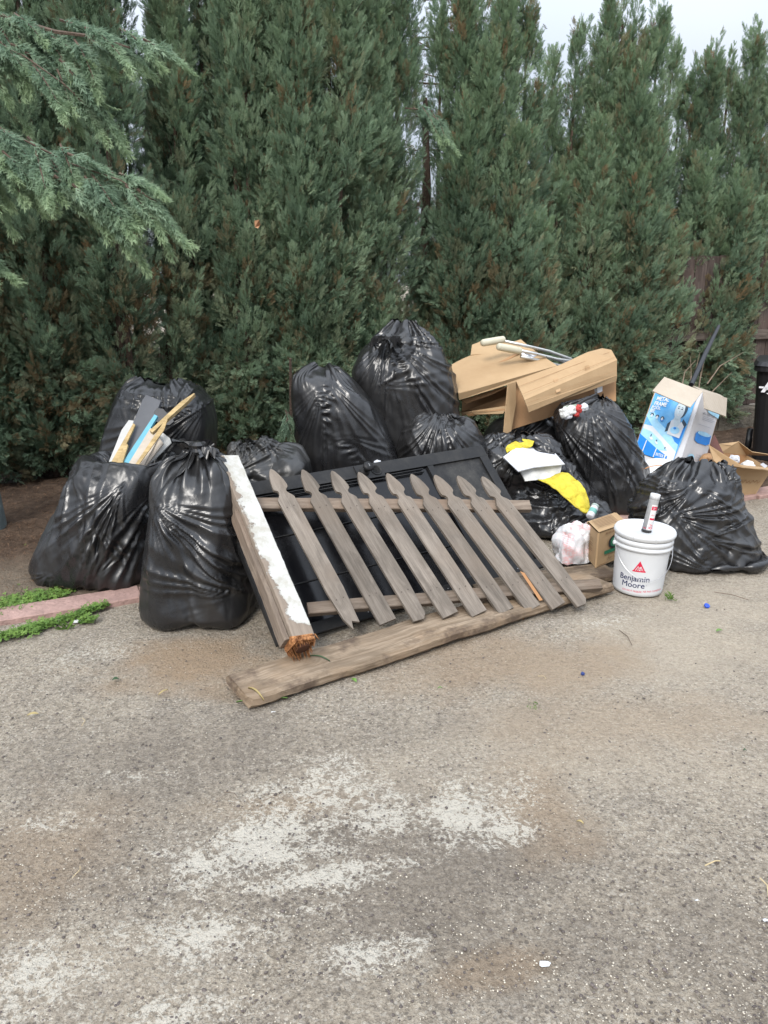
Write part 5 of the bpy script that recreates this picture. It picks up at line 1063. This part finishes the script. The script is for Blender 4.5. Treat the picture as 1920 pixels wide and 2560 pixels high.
for (m, pts, k) in pic: link('print', poly(ff, pts, k), m, pbx)
link('print', polys(ff, [[(.17, .02), (.19, .02), (.20, .20), (.18, .20)], [(.43, 0), (.45, 0), (.46, .13), (.44, .13)], [(.66, 0), (.68, 0), (.69, .08), (.66, .08)], [(.22, .25), (.28, .22), (.32, .24), (.27, .27)], [(.36, .22), (.42, .18), (.45, .20), (.4, .22)]], 5), M_WHT, pbx)
link('print', polys(ff, [ell(.25, .285, .012, .022, 8), ell(.40, .235, .014, .014, 8), ell(.62, .17, .012, .016, 8)], 6), M_HAIR, pbx)
link('lettering', joined([text(ff, 'METAL', .10, .800, .080, 5, .03, sx=1.15, shear=.05), text(ff, 'FRAME', .08, .725, .080, 5, .03, sx=1.15, shear=.05), text(ff, 'POOL', .06, .664, .066, 8, .03, sx=1.15, shear=.05), text(ff, 'SET', .05, .612, .058, 8, .03, sx=1.15, shear=.05), text(ff, 'INTEX', .475, .035, .060, 6, .02)]), M_WHT, pbx)
fr = quad(BRr, BR2, TR2, TR, .006)
link('print', poly(fr, [(.25, .90), (.55, .83), (1, .80), (1, .74), (.5, .77), (.22, .86)], 2), M_SKY, pbx); link('print', poly(fr, [(.3, .95), (.6, .88), (1, .86), (1, .97)], 2), simple('rose print', (.55, .40, .38), .5), pbx)
link('print', poly(fr, [(.22, .47), (.3, .50), (.6, .51), (.9, .49), (.92, .38), (.8, .35), (.4, .35), (.24, .38)], 2), M_BLU, pbx); link('print', poly(fr, ell(.57, .485, .30, .028), 3), M_SKY, pbx)
link('print', poly(fr, ell(.32, .14, .14, .055), 2), M_SKY, pbx); link('print', poly(fr, ell(.32, .12, .13, .04, 16, 180, 360), 3), M_BLU, pbx)
link('print', polys(fr, [rect(.3, .72-.02*i, .9-.1*(i % 2), .73-.02*i-.003) for i in range(1, 4)]+[rect(.5, .2-.03*i, .95, .205-.03*i) for i in range(5)]+[rect(.2, .585, .8, .59)], 2), simple('grey text', (.35, .37, .42), .5), pbx)
link('lettering', text(fr, 'METAL FRAME POOL SET', .26, .725, .045, 3, .01, sx=1.1), simple('grey text dark', (.14, .15, .18), .5), pbx)
link('flap', sheet([P(1661, 942, 5.50), P(1757, 978, 5.36), P(1726, 1018, 5.20), P(1631, 977, 5.38)], .007), M_CARD_L, pbx)
link('flap', sheet([P(1759, 978, 5.40), P(1818, 995, 5.62), P(1815, 1041, 5.48), P(1762, 1021, 5.26)], .007), M_CARD_L, pbx)
link('flap', sheet([P(1732, 964, 5.95), P(1800, 986, 6.0), P(1812, 994, 5.8), P(1757, 980, 5.7)], .007), M_CARD_L, pbx)
# basin, small carton and open box at the far right
ba = G(1640, 1290); ba = P(1650, 1196, 5.25); bs = unit([-.05, -.45, 1])
tag(link('white_basin', lathe([(.08, 0), (.105, .02), (.130, .065), (.140, .073), (.143, .070), (.134, .060), (.108, .022), (.08, .010), (.01, .008)], ba, 40, bs, (True, True)), M_BUCK, smooth=True), 'white plastic basin tucked under the pool box', 'basin')
tag(link('orange_hoop', tube([ba+np.array([-.03+.11*math.cos(t), -.03, .0+.04*math.sin(t)])+bs*.075 for t in np.linspace(.2, 2.9, 14)], .003, 6), simple('orange wire', (.55, .24, .08), .5)), 'thin orange hoop lying over the white basin', 'wire')
ob = empty('open_carton', 'open brown cardboard box with bent flaps at the far right', 'cardboard box', P(1840, 1232, 5.62))
f0 = P(1796, 1232, 5.50); f1 = P(1888, 1232, 5.62); f0[2] = f1[2] = .025; t0 = P(1788, 1157, 5.42); t1 = P(1928, 1172, 5.62); bkv = np.array([.02, .42, 0])
link('front', sheet([f0, f1, t1, t0], .006), M_CARD, ob); link('side', sheet([f1, f1+bkv, t1+bkv*1.1, t1], .006), M_CARD, ob); link('side', sheet([f0, f0+bkv, t0+bkv*1.05, t0], .006), M_CARD_D, ob)
link('back', sheet([f0+bkv, f1+bkv, t1+bkv*1.1, t0+bkv*1.05], .006), M_CARD_D, ob); link('bottom', sheet([f0, f1, f1+bkv, f0+bkv], .006), M_CARD_D, ob)
link('flap', sheet([t0, t1, P(1935, 1178, 5.5), P(1860, 1170, 5.34), P(1772, 1114, 5.44), P(1790, 1130, 5.5)], .006), M_CARD, ob)
link('flap', sheet([P(1772, 1112, 5.44), P(1800, 1138, 5.42), P(1845, 1156, 5.44), P(1812, 1176, 5.34), P(1784, 1150, 5.38)], .006), M_CARD, ob)
link('flap', sheet([t0+bkv*1.05, (t0+t1)/2+bkv*1.07, P(1846, 1104, 6.0), P(1830, 1114, 5.98), P(1795, 1110, 5.98)], .006), M_CARD, ob)
link('flap', sheet([(t0+t1)/2+bkv*1.07, t1+bkv*1.1, P(1945, 1140, 5.95), P(1880, 1130, 6.0), P(1846, 1104, 6.0)], .006), M_CARD, ob)
link('label_sticker', sheet([P(1900, 1161, 5.38), P(1908, 1157, 5.40), P(1920, 1165, 5.42), P(1912, 1170, 5.40)], .001), M_WB, ob)
gq = quad(f0, f1, t1, t0, .006); zz_ = []
for i in range(34):
    u = .10+.82*i/34; h1 = .50+.05*math.sin(i*1.9)+.02*math.sin(i*.7); h2 = .50+.05*math.sin((i+1)*1.9)+.02*math.sin((i+1)*.7); zz_.append([(u, h1-.014), (u+.024, h2-.014), (u+.024, h2+.014), (u, h1+.014)])
link('water_stain', polys(gq, zz_, 1), simple('stain', (.25, .135, .06), .85), ob)
tag(link('crumpled_paper', crumpled(P(1868, 1168, 5.68), .05, 14), M_WB2), 'crumpled white paper inside the open brown box', 'paper'); tag(link('crumpled_paper', crumpled(P(1835, 1150, 5.75), .04, 15), M_WB), 'white wrapping at the left inside the open brown box', 'paper')
tag(link('brown_paper_bag', crumpled(P(1778, 1166, 5.62), .10, 17), M_CARD_D), 'crumpled brown paper bag between the pool box and the open box', 'paper bag')
tag(link('reddish_board', sheet([(1786, 1085, 6.0), (1812, 1140, 5.8), (1800, 1152, 5.8), (1774, 1110, 5.9)], .02), simple('red brown board', (.11, .035, .022), .6)), 'dark red-brown board sticking up behind the pool box', 'board')
tag(link('striped_slats', sheet([(1765, 1115, 5.9), (1800, 1130, 5.85), (1798, 1146, 5.83), (1762, 1133, 5.88)], .03), simple('purple brown', (.08, .035, .030), .6)), 'dark maroon slatted piece behind the open box', 'board')
# black pole leaning in the hedge
tag(link('black_pole', tube([P(1728, 962, 5.95), P(1765, 880, 6.3), P(1797, 815, 6.6)], [.020, .020, .014], 10), simple('black tube', (.016, .017, .02), .4)), 'black pole leaning out of the pool box into the hedge', 'pole')
ms = [tube([P(x0, y0, 6.9), P(x1, y1, 7.0), P(x2, y2, 7.0)], [.006, .005, .002], 5) for (x0, y0, x1, y1, x2, y2) in [(1730, 1010, 1738, 930, 1750, 880), (1722, 1000, 1728, 940, 1726, 890), (1742, 1000, 1752, 940, 1760, 905), (1752, 1005, 1748, 960, 1752, 930), (1700, 990, 1712, 930, 1740, 900), (1775, 985, 1800, 960, 1830, 930), (1768, 960, 1800, 915, 1860, 880)]]
tag(link('bare_stems', joined(ms), simple('pale stem', (.20, .15, .11), .9)), 'bare pale shrub stems rising behind the pool box', 'plant')

# ------------------------------------------------------------------ metal strip, weeds, leaves and litter
ma_, mb2 = G(38, 1354, .01), G(128, 1343, .01); st = empty('metal_strip', 'perforated galvanised strip on the soil at the left', 'metal strip', ma_); md_ = unit(mb2-ma_)
link('bar', plank(ma_, mb2+md_*.25, .032, .004, seg=8, jit=.001, ch=.001), simple('galvanised', (.46, .47, .47), .45, .15, 30, metal=.5), st)
for i in range(6): link('hole', lathe([(.006, 0), (.0055, .0008)], ma_+md_*(.05+.07*i)+np.array([0, 0, .0022]), 10), simple('hole dark', (.03, .025, .02), .8) if i == 0 else bpy.data.materials['hole dark'], st)
def weeds(name, label, lst, n, seed, m, size=(.006, .013), hgt=.03):
    g = np.random.default_rng(seed); V = []; F = []
    for (x0, y0, x1, y1, w, wt) in lst:
        for k in range(int(n*wt)):
            s = g.random(); c = G(x0+(x1-x0)*s, y0+(y1-y0)*s); c = c+np.array([g.normal(0, w*.3), g.normal(0, w), 0]); c[2] = .012+abs(g.normal(0, hgt*.6)); r = g.uniform(*size); t0_ = g.uniform(0, 6.28); nrm = unit(np.array([g.normal(0, .35), g.normal(-.2, .35), 1]))
            a = unit(np.cross(nrm, (1, .1, 0))); b = np.cross(nrm, a)
            for q in range(3):
                t = t0_+q*2.09; d = a*math.cos(t)+b*math.sin(t); e = np.cross(nrm, d); i0 = len(V); V += [c, c+d*r*.7+e*r*.5, c+d*r*1.15, c+d*r*.7-e*r*.5]; F.append((i0, i0+1, i0+2, i0+3))
    return tag(link(name, mesh(V, F), m), label, None, None, 'stuff')
def weedmat():
    s = N('clover'); f = s.noise(20, 3); s.set(s.mix(s.ramp(f, [(.3, 0.0), (.7, 1.0)]), (.050, .112, .018), (.145, .235, .045)), .6, .3); return s.m
M_WEED = weedmat()
weeds('clover', 'bright green clover along both sides of the pink edging at the left', [(-120, 1545, 190, 1478, .05, 2.1), (-80, 1525, 150, 1485, .08, 1.0), (-100, 1625, 120, 1570, .028, .8), (90, 1578, 270, 1518, .022, .75), (60, 1580, 110, 1575, .04, .2), (200, 1560, 240, 1555, .015, .15)], 1150, 3, M_WEED, (.005, .011), .018)
weeds('yellow_moss', 'patchy yellow-green weeds on the soil near the metal strip', [(-40, 1395, 95, 1365, .10, .8), (0, 1345, 30, 1330, .05, .4), (60, 1345, 100, 1335, .03, .2)], 900, 4, simple('sparse weed', (.17, .21, .05), .8, .4, 20), (.004, .009), .015)
def blades(label, c, n, seed, L=(.03, .07), m=M_WEED):
    g = np.random.default_rng(seed); ms = []
    for k in range(n):
        b = c+np.array([g.normal(0, .012), g.normal(0, .012), 0]); d = np.array([g.normal(0, .6), g.normal(0, .6), 1]); d = unit(d); l = g.uniform(*L); sd2 = unit(np.cross(d, g.normal(0, 1, 3)))*.0018
        ms.append(mesh([b-sd2, b+sd2, b+d*l*.6+sd2*.7, b+d*l+np.array([d[0], d[1], -.6])*l*.25], [(0, 1, 2, 3)]))
    return tag(link('grass_tuft', joined(ms), m), label, 'grass')
blades('small grass tuft growing from the concrete right of the bucket', G(1675, 1497), 34, 1, (.025, .055)); blades('dark grass tuft on the pink edging at the left', G(170, 1570), 26, 2, (.04, .09)); blades('tiny grass tuft in the open concrete, right of centre', G(1333, 1764), 20, 3, (.008, .018)); blades('bright tuft at the foot of the grey-green post', G(22, 1340), 60, 5, (.03, .07))
def leafm(px, py, L, w, rot, m, label, name='fallen_leaf', cat='leaf', curl=.006, z=.004):
    c = G(px, py, z); a = np.array([math.cos(rot), math.sin(rot), 0]); b = np.array([-a[1], a[0], 0]); V = []; n = 7
    for i in range(n):
        s = i/(n-1); ww = w*math.sin(math.pi*(.04+.92*s))**.8; x = c+a*L*(s-.5)+np.array([0, 0, curl*math.sin(s*3.1)])
        V += [x-b*ww/2+np.array([0, 0, curl*.6]), x, x+b*ww/2+np.array([0, 0, curl*.6])]
    F = []
    for i in range(n-1): F += [(i*3, i*3+1, i*3+4, i*3+3), (i*3+1, i*3+2, i*3+5, i*3+4)]
    return tag(link(name, mesh(V, F), m, smooth=True), label, cat)
M_LG = simple('green leaf', (.10, .20, .035), .5, .2, 30); M_LY = simple('yellow leaf', (.34, .27, .12), .7, .2, 30); M_LB = simple('brown leaf', (.30, .15, .06), .8, .3, 30); M_LD = simple('dark leaf', (.035, .07, .03), .5, .2, 30)
leafm(289, 1700, .026, .024, .4, M_LD, 'dark green round leaf alone on the concrete at the left'); leafm(885, 1702, .034, .018, 2.2, M_LG, 'bright green leaf below the middle of the long plank'); leafm(1100, 1722, .02, .008, .2, M_LG, 'tiny green leaf sliver right of the bright green leaf')
leafm(1108, 1598, .05, .020, .8, M_LB, 'orange-brown curled leaf at the right edge of the long plank'); leafm(1075, 1612, .05, .03, .2, M_LG, 'greenish leaf beside the orange-brown one'); leafm(1268, 1543, .06, .035, .3, M_LD, 'dull green leaf below the pickets by the plank'); leafm(1310, 1548, .03, .012, 1, M_LB, 'small brown leaf under the picket ends')
leafm(408, 1732, .05, .009, 1.0, M_LY, 'yellow straw leaf alone on the concrete, left of the plank end'); leafm(82, 1788, .04, .018, .3, M_LY, 'pale yellowish leaf near the left edge of the concrete'); leafm(1450, 2058, .022, .009, 2.6, M_LY, 'pale yellow-green leaf in the open concrete at the centre right'); leafm(1862, 1878, .012, .009, 0, M_LD, 'tiny dark leaf near the right edge')
leafm(1798, 1578, .035, .02, .3, M_LG, 'green leaf on the pale concrete at the right'); leafm(640, 1738, .12, .008, -.9, M_LY, 'long dry straw leaf across the near end of the plank', curl=.015, z=.065); leafm(655, 1752, .20, .012, .15, M_LG, 'long green-yellow blade along the near corner of the plank', curl=.01); leafm(800, 1648, .10, .009, -.5, M_LD, 'dark green blade beside the rotten post end', curl=.01, z=.062)
M_TW = simple('dry twig', (.12, .085, .06), .9); M_ST = simple('straw', (.48, .38, .22), .8)
def twig(a, b, label, r=.0018, m=M_TW, bend_=.01):
    p, q = G(*a, .004), G(*b, .004); mdl = (p+q)/2+np.array([bend_, bend_*.5, .004]); return tag(link('twig', tube([p, mdl, q], r, 5), m), label, 'twig')
twig((1548, 1575), (1580, 1613), 'bent dark twig on the concrete below the bucket'); twig((1785, 1480), (1872, 1500), 'long straight dark twig right of the bucket'); twig((1762, 2164), (1800, 2152), 'pale stick in the lower right', .002, M_ST); twig((1900, 2195), (1922, 2245), 'thin stick at the right edge of the photo', .002, M_ST); twig((560, 1980), (595, 1995), 'faint twig in the middle of the lime stains', .0012); twig((1345, 1690), (1365, 1697), 'short straw on the tan dirt', .0012, M_ST); twig((180, 2195), (200, 2165), 'thin yellow straw at the lower left', .001, M_ST); twig((204, 1815), (206, 1795), 'pale straw left of centre on grey concrete', .001, M_ST)
cp_ = G(1766, 1516, .0); cap = link('bottle_cap', lathe([(.013, 0), (.014, .002), (.014, .009), (.012, .011)], cp_, 24, (.25, -.5, 1)), simple('blue plastic', (.012, .06, .42), .35)); tag(cap, 'bright blue bottle cap on the concrete right of the bucket', 'bottle cap')
tag(link('blue_wrapper', crumpled(G(1457, 1684, .006), .008, 3), simple('dark blue foil', (.02, .04, .16), .35)), 'small dark blue foil wrapper on the tan dirt', 'wrapper')
def scrap(px, py, r, seed, m, label, name='paper_scrap', cat='paper'):
    g = np.random.default_rng(seed); c = G(px, py, .004); n = 8; V = [c+np.array([0, 0, .004])]
    for i in range(n): t = 2*math.pi*i/n; rr = r*g.uniform(.6, 1.25); V.append(c+np.array([math.cos(t)*rr*1.3, math.sin(t)*rr, g.uniform(0, .006)]))
    return tag(link(name, mesh(V, [(0, i+1, (i+1) % n+1) for i in range(n)]), m), label, cat)
scrap(1363, 2412, .011, 1, M_WHT, 'white torn paper scrap in the lower right of the concrete'); scrap(200, 1553, .030, 2, M_GYP2, 'crumpled pale scrap beside the clover at the left'); scrap(1742, 2252, .004, 3, M_WHT, 'tiny white flake, lower right'); scrap(1915, 2302, .006, 4, M_WHT, 'white flake at the right edge of the concrete'); scrap(683, 1781, .007, 5, M_GYP2, 'small white flake just in front of the plank end'); scrap(1310, 1513, .02, 6, M_GYP2, 'pale flake under the picket ends')
tag(link('plastic_cup', lathe([(.012, 0), (.014, .022), (.013, .022), (.011, .003)], G(1340, 1512), 20), simple('clear plastic', (.55, .58, .58), .2)), 'tiny clear plastic cup by the picket ends', 'cup')
tag(link('dead_leaf', sheet([(636, 552, 5.72), (648, 549, 5.70), (651, 562, 5.74), (645, 571, 5.7), (637, 568, 5.72)], .004), simple('orange dead leaf', (.36, .19, .10), .8)), 'orange-brown dead leaf caught in the hedge at the upper left', 'leaf')
# loose stones and grit on the slab, needles on the bed
def grit():
    g = np.random.default_rng(19); bm = bmesh.new(); bmesh.ops.create_icosphere(bm, subdivisions=1, radius=1); S = np.array([v.co for v in bm.verts]); Fs = np.array([[v.index for v in f.verts] for f in bm.faces]); bm.free()
    out = []
    for (nm, lb_, n, rr, m, seed) in (('dark_pebbles', 'small dark stones set in the worn concrete', 2200, (.0012, .0050), simple('dark stone', (.10, .082, .074), .7, .4, 8), 1), ('pale_grit', 'pale chips and grit scattered over the concrete', 5200, (.0008, .0026), simple('pale chip', (.50, .45, .37), .85, .3, 8), 2)):
        g = np.random.default_rng(seed); px = g.uniform(-80, 2000, n); py = 1480+1120*g.random(n)**.62; c = np.array([G(a, b) for a, b in zip(px, py)])
        k = (c[:, 1]-K0[1])-(c[:, 0]-K0[0])*kd[1]/kd[0]; ok = k < -.12; c = c[ok]; n = len(c)
        r = g.uniform(*rr, n)*(.6+.5*g.random(n)); sc3 = np.stack([r*g.uniform(.8, 1.6, n), r*g.uniform(.8, 1.3, n), r*.55], 1); a = g.uniform(0, 6.28, n)
        V = S[None]*sc3[:, None]*(1+g.normal(0, .12, (n, len(S), 1))); ca_, sa_ = np.cos(a)[:, None], np.sin(a)[:, None]; X = V.copy(); X[..., 0] = V[..., 0]*ca_-V[..., 1]*sa_; X[..., 1] = V[..., 0]*sa_+V[..., 1]*ca_
        X += c[:, None]; X[..., 2] += -.003; F = (Fs[None]+(np.arange(n)*len(S))[:, None, None]).reshape(-1, 3); tag(link(nm, bigmesh(X.reshape(-1, 3), F), m, smooth=True), lb_, None, None, 'stuff')
grit()
def needles():
    g = np.random.default_rng(23); n = 14000; u = g.uniform(-1.2, 4.2, n); v = .1+2.4*g.random(n)**.8; c = K0[None]+kd[None]*(u[:, None]+.3)+kn[None]*v[:, None]; c[:, 2] = .022+np.minimum(v*.05, .05)+g.uniform(0, .018, n)
    a = g.uniform(0, 6.28, n); L = g.uniform(.012, .045, n); d = np.stack([np.cos(a), np.sin(a), g.normal(0, .25, n)], 1)*L[:, None]; s = np.stack([-np.sin(a), np.cos(a), 0*a], 1)*.0018; V = np.stack([c-s, c+s, c+d], 1).reshape(-1, 3)
    s_ = N('dead needles'); f = s_.noise(30, 3); s_.set(s_.mix(s_.ramp(f, [(.35, 0.0), (.65, 1.0)]), (.075, .040, .024), (.21, .13, .08)), .9, .1); tag(link('needle_litter', bigmesh(V, np.arange(len(V)).reshape(-1, 3)), s_.m), 'brown fallen needles and twigs covering the bed', None, None, 'stuff')
needles()
# ------------------------------------------------------------------ set every thing's origin at its own base
def settle():
    seen = set()
    def shift(o, v):
        if o.type == 'MESH' and o.data.name not in seen: seen.add(o.data.name); o.data.transform(Matrix.Translation(-v))
    for o in [x for x in C.objects if x.parent is None]:
        if o.type not in ('MESH', 'EMPTY') or o.get('kind') == 'structure' and o.type == 'MESH': continue
        if '_at' in o.keys(): v = Vector(o['_at']); del o['_at']
        elif o.type == 'MESH':
            co = np.empty(len(o.data.vertices)*3, np.float32); o.data.vertices.foreach_get('co', co); co = co.reshape(-1, 3)
            v = Vector(((co[:, 0].min()+co[:, 0].max())/2, (co[:, 1].min()+co[:, 1].max())/2, co[:, 2].min()))
        else: continue
        o.location = v
        for c in [o]+list(o.children_recursive): shift(c, v)
settle()
